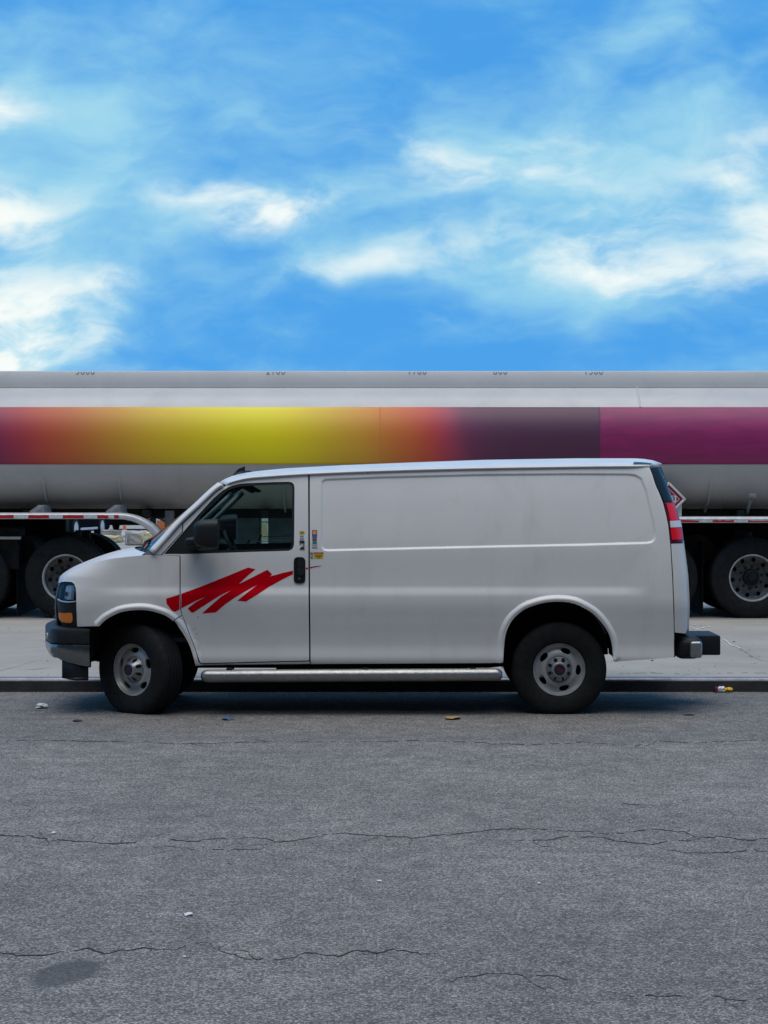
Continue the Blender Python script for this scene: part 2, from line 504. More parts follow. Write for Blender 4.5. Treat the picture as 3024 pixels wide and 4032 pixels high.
def asphalt_material():
    m = bpy.data.materials.new('asphalt'); m.use_nodes = True
    t = NT(m.node_tree); p = t.n['Principled BSDF']
    pos = t.new('ShaderNodeNewGeometry').outputs['Position']
    def vor(scale, rnd=1.0):
        v = t.new('ShaderNodeTexVoronoi', feature='F1'); v.inputs['Scale'].default_value = scale
        t.l.new(pos, v.inputs['Vector']); v.inputs['Randomness'].default_value = rnd
        return v.outputs
    a = vor(95); b = vor(46); c = vor(160)
    sa = t.new('ShaderNodeSeparateColor'); t.l.new(a['Color'], sa.inputs[0])
    sb = t.new('ShaderNodeSeparateColor'); t.l.new(b['Color'], sb.inputs[0])
    scn = t.new('ShaderNodeSeparateColor'); t.l.new(c['Color'], scn.inputs[0])
    base = t.mix(t.smooth(t.noise(pos, 0.55, 6, 0.6)[0], 0.35, 0.68), (0.196, 0.174, 0.154), (0.250, 0.222, 0.197))
    streak = t.new('ShaderNodeMapping'); streak.inputs['Scale'].default_value = (0.25, 1.6, 1); t.l.new(pos, streak.inputs['Vector'])
    base = t.mix(t.smooth(t.noise(streak.outputs[0], 1.3, 5, 0.65)[0], 0.42, 0.75, 0, 0.5), base, (0.180, 0.160, 0.142))
    # the parking lane by the kerb is a darker strip with a ragged edge
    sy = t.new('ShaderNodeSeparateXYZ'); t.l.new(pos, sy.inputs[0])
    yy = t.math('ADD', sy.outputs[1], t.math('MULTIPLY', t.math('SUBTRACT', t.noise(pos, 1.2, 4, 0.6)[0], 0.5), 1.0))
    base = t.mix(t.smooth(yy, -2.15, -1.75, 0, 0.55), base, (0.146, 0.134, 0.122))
    mot = t.smooth(t.noise(pos, 4.5, 6, 0.68)[0], 0.32, 0.70, 0.80, 1.20)
    mc = t.new('ShaderNodeCombineXYZ'); [t.put(mc.inputs[i], mot) for i in range(3)]
    base = t.mix(1.0, base, mc.outputs[0], 'MULTIPLY')
    # stones of the surface: each cell its own grey, a few pale chips, dark pits between
    k = t.smooth(sa.outputs[0], 0.0, 1.0, 0.55, 1.55)
    kc = t.new('ShaderNodeCombineXYZ'); [t.put(kc.inputs[i], k) for i in range(3)]
    colr = t.mix(1.0, base, kc.outputs[0], 'MULTIPLY')
    k2 = t.smooth(scn.outputs[1], 0.0, 1.0, 0.70, 1.35)
    kc2 = t.new('ShaderNodeCombineXYZ'); [t.put(kc2.inputs[i], k2) for i in range(3)]
    colr = t.mix(1.0, colr, kc2.outputs[0], 'MULTIPLY')
    chip = t.math('MULTIPLY', t.math('GREATER_THAN', sb.outputs[0], 0.93), t.math('LESS_THAN', b['Distance'], 0.26))
    colr = t.mix(t.math('MULTIPLY', chip, 0.85), colr, (0.46, 0.45, 0.43))
    chip2 = t.math('MULTIPLY', t.math('GREATER_THAN', sa.outputs[1], 0.90), t.math('LESS_THAN', a['Distance'], 0.36))
    colr = t.mix(t.math('MULTIPLY', chip2, 0.8), colr, (0.42, 0.41, 0.39))
    pit = t.smooth(a['Distance'], 0.42, 0.66)
    colr = t.mix(t.math('MULTIPLY', pit, 0.55), colr, (0.045, 0.047, 0.052))
    # oil stain with its own outline
    g0 = ground(258, 3832)
    ofs = t.vmath('SUBTRACT', pos, tuple(g0))
    wv_ = t.vmath('ADD', ofs, t.vmath('MULTIPLY', t.vmath('SUBTRACT', t.noise(pos, 16, 5, 0.6)[1], (.5, .5, .5)), (0.05, 0.16, 0)))
    sx = t.new('ShaderNodeSeparateXYZ'); t.l.new(wv_, sx.inputs[0])
    cx_ = t.new('ShaderNodeCombineXYZ'); t.put(cx_.inputs[0], t.math('SUBTRACT', sx.outputs[0], t.math('MULTIPLY', sx.outputs[1], 0.14))); t.put(cx_.inputs[1], sx.outputs[1])
    sc_ = t.vmath('MULTIPLY', cx_.outputs[0], (1 / 0.128, 1 / 0.26, 0))
    ln = t.new('ShaderNodeVectorMath', operation='LENGTH'); t.l.new(sc_, ln.inputs[0])
    colr = t.mix(t.smooth(ln.outputs['Value'], 1.15, 0.72, 0, 0.72), colr, (0.060, 0.058, 0.056))
    t.l.new(colr, p.inputs['Base Color'])
    p.inputs['Roughness'].default_value = 0.82; p.inputs['Specular IOR Level'].default_value = 0.35
    bmp = t.new('ShaderNodeBump'); bmp.inputs['Strength'].default_value = 0.55; bmp.inputs['Distance'].default_value = 0.006
    h = t.math('ADD', t.math('MULTIPLY', a['Distance'], -1.0), t.math('MULTIPLY', t.noise(pos, 30, 4, .6)[0], 0.6))
    t.l.new(h, bmp.inputs['Height']); t.l.new(bmp.outputs[0], p.inputs['Normal'])
    return m


def concrete_material(name, c0, c1):
    m = bpy.data.materials.new(name); m.use_nodes = True
    t = NT(m.node_tree); p = t.n['Principled BSDF']
    pos = t.new('ShaderNodeNewGeometry').outputs['Position']
    col = t.mix(t.smooth(t.noise(pos, 0.7, 7, 0.62)[0], 0.33, 0.68), c0, c1)
    st = t.smooth(t.noise(pos, 2.6, 6, 0.7, 0.8)[0], 0.58, 0.74, 0, 0.35)
    col = t.mix(st, col, tuple(x * 0.55 for x in c0))
    spk = t.smooth(t.noise(pos, 34, 3, 0.6)[0], 0.60, 0.72, 0, 0.4)
    col = t.mix(spk, col, tuple(x * 0.5 for x in c0))
    t.l.new(col, p.inputs['Base Color']); p.inputs['Roughness'].default_value = 0.85
    b = t.new('ShaderNodeBump'); b.inputs['Strength'].default_value = 0.25; b.inputs['Distance'].default_value = 0.01
    t.l.new(t.noise(pos, 60, 5, 0.65)[0], b.inputs['Height']); t.l.new(b.outputs[0], p.inputs['Normal'])
    return m


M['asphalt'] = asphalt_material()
M['concrete'] = concrete_material('concrete', (0.295, 0.263, 0.228), (0.365, 0.327, 0.285))
M['earth'] = concrete_material('far_ground', (0.20, 0.19, 0.18), (0.26, 0.25, 0.23))
M['crack'] = mat('crack_fill', (0.042, 0.040, 0.038), 0.95, spec=0.1)
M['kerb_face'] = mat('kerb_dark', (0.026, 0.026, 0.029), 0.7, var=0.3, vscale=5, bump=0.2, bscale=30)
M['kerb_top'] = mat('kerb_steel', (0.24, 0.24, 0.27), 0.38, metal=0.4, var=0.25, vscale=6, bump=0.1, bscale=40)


def plane(name, x0, x1, y0, y1, z, m, kind='structure', nx=1, ny=1):
    xs = np.linspace(x0, x1, nx + 1); ys = np.linspace(y0, y1, ny + 1)
    P = np.array([[(x, y, z) for y in ys] for x in xs])
    o = grid_mesh(name, P, m, smooth=False)
    o['kind'] = kind
    return o


plane('terrain', -2500, 2500, -2500, 2500, -0.05, M['earth'])
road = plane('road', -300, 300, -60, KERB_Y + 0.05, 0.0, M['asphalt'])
walk = plane('sidewalk', -300, 300, KERB_Y + 0.15, 320, KERB_H, M['concrete'])
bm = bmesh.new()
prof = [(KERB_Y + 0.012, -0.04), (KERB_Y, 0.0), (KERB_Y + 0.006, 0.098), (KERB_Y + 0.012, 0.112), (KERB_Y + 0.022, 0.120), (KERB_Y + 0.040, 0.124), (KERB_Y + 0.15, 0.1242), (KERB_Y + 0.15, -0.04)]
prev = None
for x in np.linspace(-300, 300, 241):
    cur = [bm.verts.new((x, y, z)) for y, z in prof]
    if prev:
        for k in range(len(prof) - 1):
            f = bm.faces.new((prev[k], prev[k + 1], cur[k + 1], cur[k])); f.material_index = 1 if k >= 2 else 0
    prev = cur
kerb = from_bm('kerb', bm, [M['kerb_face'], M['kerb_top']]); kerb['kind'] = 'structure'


def crack_ribbon(px_pts, parent, w=0.03, z=0.0015, gz=0.0, seg=0.02, m=None, gaps=0.25, twigs=True):
    """a wandering dark crack lying on the ground through photo points"""
    pts = [ground(a, b, gz) for a, b in px_pts]
    w *= 0.75
    line = []
    for a, b in zip(pts, pts[1:]):
        n = max(2, int((b - a).length / seg))
        for k in range(n): line.append(a.lerp(b, k / n))
    line.append(pts[-1])
    n = len(line); jit = 0.0; V = []; Fc = []; wcur = w; skip = 0
    for i, p in enumerate(line):
        jit = jit * 0.82 + random.gauss(0, 0.012)
        wcur = wcur * 0.7 + 0.3 * w * random.choice((0.15, 0.4, 0.7, 1.0, 1.4, 2.2))
        e = min(1.0, i / 6, (n - 1 - i) / 6)
        hw = 0.5 * wcur * (0.15 + 0.85 * e)
        q = Vector((p.x + random.gauss(0, 0.003), p.y + jit * 1.4, gz + z))
        d = line[min(i + 1, n - 1)] - line[max(i - 1, 0)]
        nn = Vector((-d.y, d.x, 0)).normalized()
        nn = Vector((nn.x * 0.22, nn.y, 0)); V += [q + nn * hw, q - nn * hw]
        if skip: skip -= 1
        elif random.random() < gaps * 0.25: skip = random.randint(1, 2)
        elif i: Fc.append((2 * i - 2, 2 * i - 1, 2 * i + 1, 2 * i))
    if twigs:                        # short hairline branches
        for _ in range(int(n * seg / 0.55)):
            i = random.randrange(n); q = Vector(V[2 * i]); a = random.uniform(0, 2 * math.pi)
            for _k in range(random.randint(4, 11)):
                a += random.gauss(0, 0.5); q2 = q + Vector((math.cos(a) * 0.018, math.sin(a) * 0.045, 0))
                hw = w * random.uniform(0.08, 0.28); s0 = len(V)
                V += [q + Vector((0.001, hw, 0)), q - Vector((0.001, hw, 0)), q2 - Vector((0.001, hw, 0)), q2 + Vector((0.001, hw, 0))]
                Fc.append((s0, s0 + 1, s0 + 2, s0 + 3)); q = q2
    me = bpy.data.meshes.new('crack'); me.from_pydata([tuple(v) for v in V], [], Fc)
    return link('crack', me, m or M['crack'], parent)


cA = lambda L: [(u / 1.0972, 3000 + v / 1.0972) for u, v in L]
cB = lambda L: [(1512 + u / 1.0972, 3000 + v / 1.0972) for u, v in L]
crack_ribbon(cA([(-300, 300), (0, 315), (100, 322), (200, 335), (350, 348), (500, 345), (620, 348), (700, 335), (850, 340), (920, 332), (1100, 330), (1200, 345), (1350, 338), (1420, 318), (1500, 303), (1600, 312), (1659, 320)])
             + cB([(150, 328), (300, 315), (400, 305), (450, 293), (560, 290), (720, 295), (870, 300), (960, 318), (1100, 300), (1170, 293), (1300, 305), (1360, 330), (1480, 330), (1580, 340), (1659, 330), (2000, 350)]), road, 0.034)
crack_ribbon(cB([(540, 340), (640, 337), (780, 325), (920, 328), (1000, 340), (1120, 352), (1250, 348), (1360, 330)]), road, 0.026)
crack_ribbon(cB([(1180, 370), (1300, 385), (1500, 388), (1600, 380), (1700, 390)]), road, 0.020)
crack_ribbon(cA([(640, 365), (750, 372), (900, 370), (1100, 375), (1200, 350)]), road, 0.020)
crack_ribbon(cA([(1025, 395), (985, 425), (1000, 450), (1008, 468)]), road, 0.018)
crack_ribbon(cA([(0, 165), (60, 178), (160, 195), (120, 215), (125, 245)]), road, 0.022)
crack_ribbon(cA([(160, 300), (200, 335), (215, 352)]), road, 0.03)
crack_ribbon(cA([(-200, 840), (0, 832), (130, 830), (280, 820), (360, 800), (480, 812), (600, 805), (700, 812), (770, 805), (820, 783), (900, 792), (960, 820), (1050, 838), (1110, 852), (1250, 848), (1320, 828), (1440, 838), (1560, 820), (1659, 820)])
             + cB([(80, 812), (200, 830), (290, 862)]), road, 0.020)
crack_ribbon(cB([(250, 930), (310, 940), (370, 912), (470, 907), (600, 925), (690, 925), (780, 943), (880, 962)]), road, 0.018)
crack_ribbon(cB([(985, 995), (1080, 1010), (1150, 1005), (1260, 1018), (1400, 1008), (1500, 1020), (1590, 1028), (1700, 1000)]), road, 0.018)
crack_ribbon([(u / 1.0972, 2500 + v / 1.0972) for u, v in [(-300, 440), (0, 460), (200, 458), (400, 460), (650, 465), (800, 472), (1000, 466), (1200, 460), (1500, 458), (1659, 462)]]
             + [(1512 + u / 1.0972, 2500 + v / 1.0972) for u, v in [(160, 458), (400, 468), (640, 475), (860, 460), (1000, 478), (1100, 478), (1210, 460), (1350, 470), (1530, 460), (1900, 465)]], road, 0.032, gaps=0.6)
crack_ribbon(cB([(980, 175), (1080, 185), (1180, 190)]), road, 0.02)
crack_ribbon([(-60, 2655), (40, 2632), (120, 2608), (175, 2598)], walk, 0.02, gz=KERB_H)
crack_ribbon([(85, 2640), (150, 2634), (205, 2628)], walk, 0.035, gz=KERB_H)
crack_ribbon([(2900, 2545), (2955, 2582), (3000, 2602), (3080, 2610)], walk, 0.03, gz=KERB_H)
crack_ribbon([(2420, 2654), (2560, 2650), (2700, 2655), (2860, 2650), (3080, 2653)], walk, 0.03, gz=KERB_H, gaps=1.2)

# ------------------------------------------------------------------ the cargo van: side surface
YC = 0.96
base_prof = hermite([.30, .38, .405, .43, .525, .545, .62, .76, .92, 1.0, 1.2, 1.4, 1.6, 1.8, 1.95, 2.1],
                    [.10, .045, .014, .006, .0105, .012, .009, -.006, -.020, -.015, .006, .036, .076, .125, .172, .23])


def tabZ(tab, Y):
    """photo table (py, px) -> function x(Z)"""
    P = [W(px, py, Y) for py, px in tab]
    z = np.array([p.z for p in P]); x = np.array([p.x for p in P]); o = np.argsort(z)
    return lambda Z: np.interp(Z, z[o], x[o])


x_rear = tabZ([(1780, 2585), (1837, 2606), (1900, 2630), (1973, 2654), (2075, 2685), (2133, 2692), (2262, 2706), (2383, 2711), (2479, 2710), (2640, 2708)], 0.20)
x_front = tabZ([(2180, 330), (2244, 268), (2256, 258), (2272, 246), (2294, 240), (2318, 231), (2364, 223), (2400, 221), (2440, 224), (2469, 230), (2640, 232)], 0.26)
ARCH_R_IN = [(1980, 2640), (1981, 2606), (1984, 2555), (1990, 2503), (2003, 2465), (2021, 2437), (2048, 2412), (2081, 2392), (2141, 2374), (2201, 2369), (2262, 2377), (2322, 2407), (2352, 2432), (2376, 2461), (2395, 2492), (2406, 2521), (2413, 2560), (2415, 2592)]
ARCH_F_IN = [(392, 2464), (412, 2444), (437, 2428), (478, 2410), (534, 2402), (585, 2404), (637, 2418), (662, 2430), (683, 2446), (703, 2468), (719, 2492), (735, 2518), (747, 2543), (757, 2572), (765, 2600), (770, 2622)]


def px0(pts, Y=0.0):
    return np.array([(W(a, b, Y).x, W(a, b, Y).z) for a, b in pts])


arch_r = px0(catmull(ARCH_R_IN, 4), -0.03); arch_f = px0(catmull(ARCH_F_IN, 4), -0.03)


def rrect(x0, y0, x1, y1, r, n=6):
    out = []
    for cx, cy, a0 in ((x1 - r, y0 + r, -90), (x1 - r, y1 - r, 0), (x0 + r, y1 - r, 90), (x0 + r, y0 + r, 180)):
        for k in range(n + 1):
            a = R(a0 + 90 * k / n); out.append((cx + r * math.cos(a), cy + r * math.sin(a)))
    return out


RECESS = []
_c = [(1266, 1897), (1280, 1888), (1500, 1879), (1900, 1869), (2250, 1866), (2480, 1867), (2508, 1871), (2530, 1884), (2548, 1930), (2574, 2060), (2580, 2100), (2578, 2122), (2566, 2134), (2545, 2138), (2300, 2145), (1900, 2153), (1500, 2162), (1290, 2167), (1275, 2164), (1267, 2154), (1265, 2130)]
recess = px0(_c, 0.06)


def f_side(X, Z):
    X = np.asarray(X, float); Z = np.asarray(Z, float)
    y = base_prof(Z)
    # shoulder crease, fading at both ends
    amp = sstep(X, -2.45, -2.0) * (1 - sstep(X, 1.9, 2.2))
    y = y + 0.016 * amp * sstep(Z, 0.965, 1.045) * (1 - sstep(Z, 1.045, 1.42))
    P = np.stack([X.ravel(), Z.ravel()], 1)
    # arch flares
    for arc, lo, hi in ((arch_r, 0.9, 2.1), (arch_f, -2.6, -1.3)):
        sel = (P[:, 0] > lo - .2) & (P[:, 0] < hi + .2) & (P[:, 1] < 1.2)
        if sel.any():
            d = seg_dist(P[sel], arc)
            b = 0.030 * np.clip(1 - ((d - 0.020) / 0.034) ** 2, 0, None)
            yy = y.ravel(); yy[sel] -= b; y = yy.reshape(y.shape)
    # recessed blank window panel
    sel = (P[:, 0] > -0.7) & (P[:, 0] < 2.4) & (P[:, 1] > 1.25)
    if sel.any():
        d = seg_dist(P[sel], recess, True); s = np.where(in_poly(P[sel], recess), 1.0, -1.0) * d
        yy = y.ravel(); yy[sel] += 0.0125 * sstep(s, -0.009, 0.013); y = yy.reshape(y.shape)
    # faint vertical bow in the blank panel
    y = y - 0.0022 * np.exp(-((X - 0.836) / 0.009) ** 2) * sstep(Z, 1.42, 1.47) * (1 - sstep(Z, 1.78, 1.85))
    # front and rear corner rounding
    xf = x_front(Z); u = np.clip((xf + 0.46 - X) / 0.46, 0, 0.992)
    y = y + 0.30 * (1 - (1 - u ** 2.6) ** (1 / 2.2))
    xr = x_rear(Z); u = np.clip((X - (xr - 0.15)) / 0.15, 0, 0.985)
    y = y + 0.17 * (1 - (1 - u ** 2.4) ** (1 / 2.4))
    return y


def PX(pts, yf=f_side):
    """photo pixels -> (X, Z) on the van's side surface"""
    a = np.array(pts, float); Y = np.zeros(len(a))
    for _ in range(6):
        D = Y - CAMY
        X = (a[:, 0] - CX) / F * D; Z = CAMZ - (a[:, 1] - HY) / F * D
        Y = yf(X, Z)
    return np.stack([X, Z], 1)


def P3(pts, dy=0.0):
    q = PX(pts); y = f_side(q[:, 0], q[:, 1]) + dy
    return np.stack([q[:, 0], y, q[:, 1]], 1)


van = thing('cargo_van', 'white cargo van with a red brush-stroke graphic parked at the kerb', 'van', (0, YC, 0))


def vpanel(name, px_outline, m, parent=van, holes=(), step=0.03, off=0.0, flange=0.025, extra=None, both=True, grid=None):
    S = sheet(PX(px_outline), [PX(h) for h in holes], f_side, step, off, flange, extra, grid)
    n = sheet_obj(name, S, m, parent)
    fo = None
    if both: fo = sheet_obj(name, S, m, parent if not isinstance(both, bpy.types.Object) else both, mirror_y=YC)
    return n, fo


def offset_pts(line, offs, closed=False):
    line = np.array(line); out = []
    L = resample(line, 0.02) if closed else np.concatenate([np.linspace(a, b, max(2, int(np.linalg.norm(b - a) / 0.02)), endpoint=False) for a, b in zip(line[:-1], line[1:])])
    d = np.roll(L, -1, 0) - np.roll(L, 1, 0); d /= np.linalg.norm(d, axis=1)[:, None] + 1e-9
    n = np.stack([-d[:, 1], d[:, 0]], 1)
    for o in offs: out.append(L + n * o)
    return np.concatenate(out)


arch_extra = np.concatenate([offset_pts(arch_f, (0.006, 0.014, 0.022, 0.032, 0.044, 0.052, 0.056, 0.064, -0.006, -0.014, -0.022, -0.032, -0.044, -0.052, -0.056, -0.064)),
                             offset_pts(arch_r, (0.006, 0.014, 0.022, 0.032, 0.044, 0.052, 0.056, 0.064, -0.006, -0.014, -0.022, -0.032, -0.044, -0.052, -0.056, -0.064))])
band_extra = np.array([(x, z) for z in (0.40, 0.412, 0.425, 0.515, 0.528, 0.537, 0.548, 0.96, 0.98, 1.0, 1.02, 1.045) for x in np.arange(-2.6, 2.4, 0.05)])
bow_extra = np.array([(0.836 + d, z) for d in (-.02, -.012, -.006, 0, .006, .012, .02) for z in np.arange(1.4, 1.88, 0.03)])
rec_extra = offset_pts(recess, (-0.014, -0.009, -0.005, 0.0, 0.004, 0.008, 0.013, 0.018), True)

GUT = [(907, 1901), (930, 1894), (960, 1887), (995, 1882), (1032, 1879), (1129, 1872), (1215, 1867), (1400, 1859), (1650, 1851), (1900, 1845), (2262, 1839), (2480, 1837), (2558, 1837)]
gut_x = [p[0] for p in GUT]; gut_y = [p[1] for p in GUT]
gy = lambda x: float(np.interp(x, gut_x, gut_y))
SEAM_F = [(711, 2190), (711, 2300), (712, 2395), (717, 2416), (725, 2438), (736, 2467), (756, 2518), (767, 2546), (776, 2572), (784, 2600)]

# fender
a_up = [p for p in ARCH_F_IN if p[0] <= 684][::-1]
HOOD_EDGE = [(606, 2185), (540, 2189), (480, 2195), (406, 2207), (330, 2231), (288, 2247), (264, 2258), (250, 2273), (246, 2291)]
fender_px = ([(304, 2467)] + [(301.5, 2400), (300, 2340), (298, 2314), (292, 2299), (282, 2291.5), (262, 2290)] + catmull(HOOD_EDGE[::-1], 3)
             + [(640, 2187), (707, 2189.5), (707, 2300), (708, 2395), (713, 2413), (717, 2421), (684, 2441)] + catmull(a_up, 3) + [(392, 2465), (352, 2466)])
fender, _ = vpanel('fender', fender_px, M['paint'], extra=np.concatenate([arch_extra, band_extra]), grid=0.03)
# lower flare and rocker below the door
a_dn = [p for p in ARCH_F_IN if p[0] >= 684][::-1]
rock_px = ([(686, 2443.5), (718.5, 2423.5), (723, 2440), (733, 2468), (753, 2519), (764, 2547), (773, 2573), (780, 2604), (787, 2614), (800, 2615), (1219, 2605), (1219, 2614)]
           + [(1100, 2615.5), (785, 2621), (771, 2622)] + catmull(a_dn, 3))
rocker, _ = vpanel('rocker_panel', rock_px, M['paint'], extra=np.concatenate([arch_extra, band_extra]), grid=0.025)
# door with window opening
WIN = [(646, 2181.5), (722, 2094), (785, 2022), (839, 1964), (860, 1945), (878, 1931), (896, 1920), (916, 1912), (940, 1906), (965, 1903), (1080, 1898), (1138, 1897), (1150, 1900), (1157, 1907), (1160, 1921), (1159, 2060), (1158, 2140), (1156, 2153), (1150, 2163), (1136, 2169), (1000, 2173), (850, 2178), (720, 2182)]
door_px = ([(638, 2186.5), (720, 2094), (722, 2061), (793, 1994), (851, 1939), (880, 1918), (909, 1904)] + [(x, gy(x) + 3) for x in (935, 962, 997, 1034, 1129, 1180, 1213)]
           + [(1214, 2100), (1216, 2450), (1217, 2598), (1214, 2601), (1000, 2606), (798, 2611), (790, 2609), (785, 2600)] + SEAM_F[::-1][1:] + [(711, 2187.5)])
door, door_far = vpanel('front_door', door_px, M['paint'], holes=[WIN], extra=band_extra, grid=0.03)
# body side
b_arch = ARCH_R_IN[1:]
body_px = ([(1220, gy(1220) + 3)] + [(x, gy(x) + 3) for x in range(1260, 2560, 40)] + [(2557, 1840.5), (2568, 1868), (2580, 1907), (2597, 1945), (2610, 1979), (2622, 2025), (2631, 2069), (2639, 2142), (2646, 2262), (2651, 2383), (2654, 2500), (2654, 2587), (2560, 2596), (2424, 2606), (2417, 2604)]
           + catmull(b_arch, 3)[::-1] + [(1978, 2610), (1900, 2611), (1500, 2613), (1224, 2614.5), (1223, 2601), (1222, 2450)])
body, body_far = vpanel('body_side_panel', body_px, M['paint'], extra=np.concatenate([arch_extra, band_extra, rec_extra, bow_extra]), grid=0.032)
# A-pillar foot
vpanel('pillar_base', [(609, 2184), (634, 2184), (716.5, 2092), (717, 2063)], M['paint'], step=0.02)


def strip_px(line, w):
    a = np.array(line, float); d = np.gradient(a, axis=0); d /= np.linalg.norm(d, axis=1)[:, None]
    n = np.stack([-d[:, 1], d[:, 0]], 1) * w
    return [tuple(p) for p in (a + n)] + [tuple(p) for p in (a - n)[::-1]]


for nm, ln in (('door_seam', [(1217, 1872), (1218, 2100), (1219, 2450), (1220, 2612)]), ('door_seam', SEAM_F + [(792, 2613)]),
               ('door_seam', [(790, 2612.5), (1000, 2608.5), (1219, 2603)]), ('fender_seam', [(680, 2443), (720, 2421)]),
               ('pillar_seam', [(716, 2096), (719, 2062), (792, 1993), (850, 1938), (879, 1917), (908, 1902)]),
               ('belt_seam', [(606, 2187), (640, 2188), (712, 2189)])):
    vpanel(nm, strip_px(ln, 9), M['seam'], step=0.05, off=0.016, flange=0)

# window: seal ring, glass, mirror patch
win = np.array(WIN)


def inset_poly(poly, d):
    a = np.array(poly, float); n = len(a)
    area = 0.5 * sum(a[i][0] * a[(i + 1) % n][1] - a[(i + 1) % n][0] * a[i][1] for i in range(n))
    out = []
    for i in range(n):
        p, q, r = a[i - 1], a[i], a[(i + 1) % n]
        e1 = (q - p) / np.linalg.norm(q - p); e2 = (r - q) / np.linalg.norm(r - q)
        n1 = np.array([-e1[1], e1[0]]); n2 = np.array([-e2[1], e2[0]])
        b = n1 + n2; b /= max(0.35, np.linalg.norm(b)); k = d / max(0.45, b @ n1)
        out.append(q + b * k * (1 if area > 0 else -1))
    return [tuple(p) for p in out]


WIN_IN = inset_poly(WIN, 9.5)
GLASS = [(762, 2172)] + [p for p in WIN_IN if p[0] > 775]
GLASS = [(778, 2167)] + [(788, 2032)] + [p for p in WIN_IN if p[0] > 800 and not (p[0] < 860 and p[1] > 2150)] + [(860, 2167)]
SEAL = [tuple(p) for p in inset_poly(WIN, -1.0)]
for par, mir in ((door, None), (door_far, YC)):
    S = sheet(PX(SEAL), [PX(GLASS)], f_side, 0.02, 0.006, 0.02)
    sheet_obj('window_seal', S, M['black_plastic'], par, mir)
    S = sheet(PX(inset_poly(GLASS, -3)), [], f_side, 0.06, 0.014, 0)
    sheet_obj('window_glass', S, M['glass'], par, mir)
    S = sheet(PX([(640, 2196), (700, 2170), (1165, 2166), (1200, 2170), (1205, 2590), (800, 2600), (745, 2480), (720, 2400), (716, 2196)]), [], f_side, 0.08, 0.065, 0)
    sheet_obj('door_trim', S, M['interior'], par, mir)
    # a bright vent bar / lock line on the inner sill
vpanel('window_divider', [(958, 2168), (966, 2168), (986, 2124), (979, 2124)], M['black_plastic'], door, step=0.02, off=0.016, flange=0, both=door_far)
vpanel('sill_line', [(985, 2124), (1147, 2118), (1147, 2121), (985, 2127)], M['interior_light'], door, step=0.03, off=0.10, flange=0, both=door_far)

# door handle
hx0, hy0, hx1, hy1 = 1157, 2194, 1202, 2297
h, _ = vpanel('door_handle', rrect(hx0, hy0, hx1, hy1, 15), M['gloss_black'], door, step=0.01, off=-0.008, flange=0.012, both=door_far)
vpanel('handle_paddle', rrect(1172, 2203, 1198, 2266, 8), M['black_plastic'], door, step=0.01, off=-0.016, flange=0.009, both=door_far)
vpanel('key_lock', rrect(1174, 2273, 1184, 2284, 4.5), M['interior'], door, step=0.005, off=-0.011, flange=0.004, both=door_far)

# side mirrors
for par, s in ((door, 1), (door_far, -1)):
    bm = bmesh.new()
    c0, c1 = W(766, 2042, -0.19), W(860, 2160, -0.19)
    x0, x1, z0, z1 = c0.x, c1.x, c1.z, c0.z
    rings = []
    for t in np.linspace(0, 1, 9):          # from front shell (small) to the glass side
        k = 0.72 + 0.28 * math.sin(t * math.pi / 2) ** 0.6 if t > 0 else 0.62
        cx, cz = (x0 + x1) / 2, (z0 + z1) / 2
        ring = []
        for a in range(28):
            th = 2 * math.pi * a / 28
            co, si = math.cos(th), math.sin(th)
            ex = 0.52
            yy = math.copysign(abs(co) ** ex, co) * 0.125 * k - 0.20
            zz_ = math.copysign(abs(si) ** ex, si) * (z1 - z0) / 2 * (k if t < 1 else 0.97) + cz
            ring.append(bm.verts.new((x0 + (x1 - x0) * t, yy, zz_)))
        rings.append(ring)
    for r0, r1 in zip(rings, rings[1:]):
        for a in range(28): bm.faces.new((r0[a], r0[(a + 1) % 28], r1[(a + 1) % 28], r1[a]))
    bm.faces.new(rings[0]); bm.faces.new(rings[-1])
    q = W(749, 2134, -0.1)
    add_rbox(bm, (q.x + 0.03, -0.11, q.z), (0.13, 0.19, 0.07), 0.02, 3)
    add_rbox(bm, (q.x + 0.04, 0.0, q.z - 0.01), (0.10, 0.12, 0.10), 0.02, 3)
    if s < 0: bmesh.ops.transform(bm, matrix=Matrix.Translation((0, 2 * YC, 0)) @ Matrix.Diagonal((1, -1, 1, 1)), verts=bm.verts)
    from_bm('side_mirror', bm, M['black_plastic'], par, smooth=True)

# red brush-stroke graphic
gcv = lambda L: [(600 + u / 2.0738, 2200 + v / 2.0738) for u, v in L]
GRAPH = gcv([(112, 326), (230, 289), (400, 226), (600, 146), (780, 72), (843, 85), (780, 138), (705, 207), (820, 150), (938, 90), (960, 108), (977, 130), (958, 145), (1060, 117), (1148, 97), (1148, 126), (1060, 170), (960, 226), (860, 290), (765, 350), (693, 343),
             (770, 280), (858, 213), (780, 255), (690, 306), (600, 368), (518, 438), (403, 448), (500, 362), (560, 310), (647, 256), (560, 296), (450, 364), (335, 440), (318, 439), (288, 405), (360, 350), (447, 307), (360, 342), (270, 388), (185, 433), (160, 424), (116, 368)])
clip_x = 711 * 1.0


def clip_poly(poly, x, side):
    out = []; n = len(poly)
    for i in range(n):
        a, b = poly[i], poly[(i + 1) % n]
        ia, ib = (a[0] - x) * side >= 0, (b[0] - x) * side >= 0
        if ia: out.append(a)
        if ia != ib:
            t = (x - a[0]) / (b[0] - a[0]); out.append((x, a[1] + t * (b[1] - a[1])))
    return out


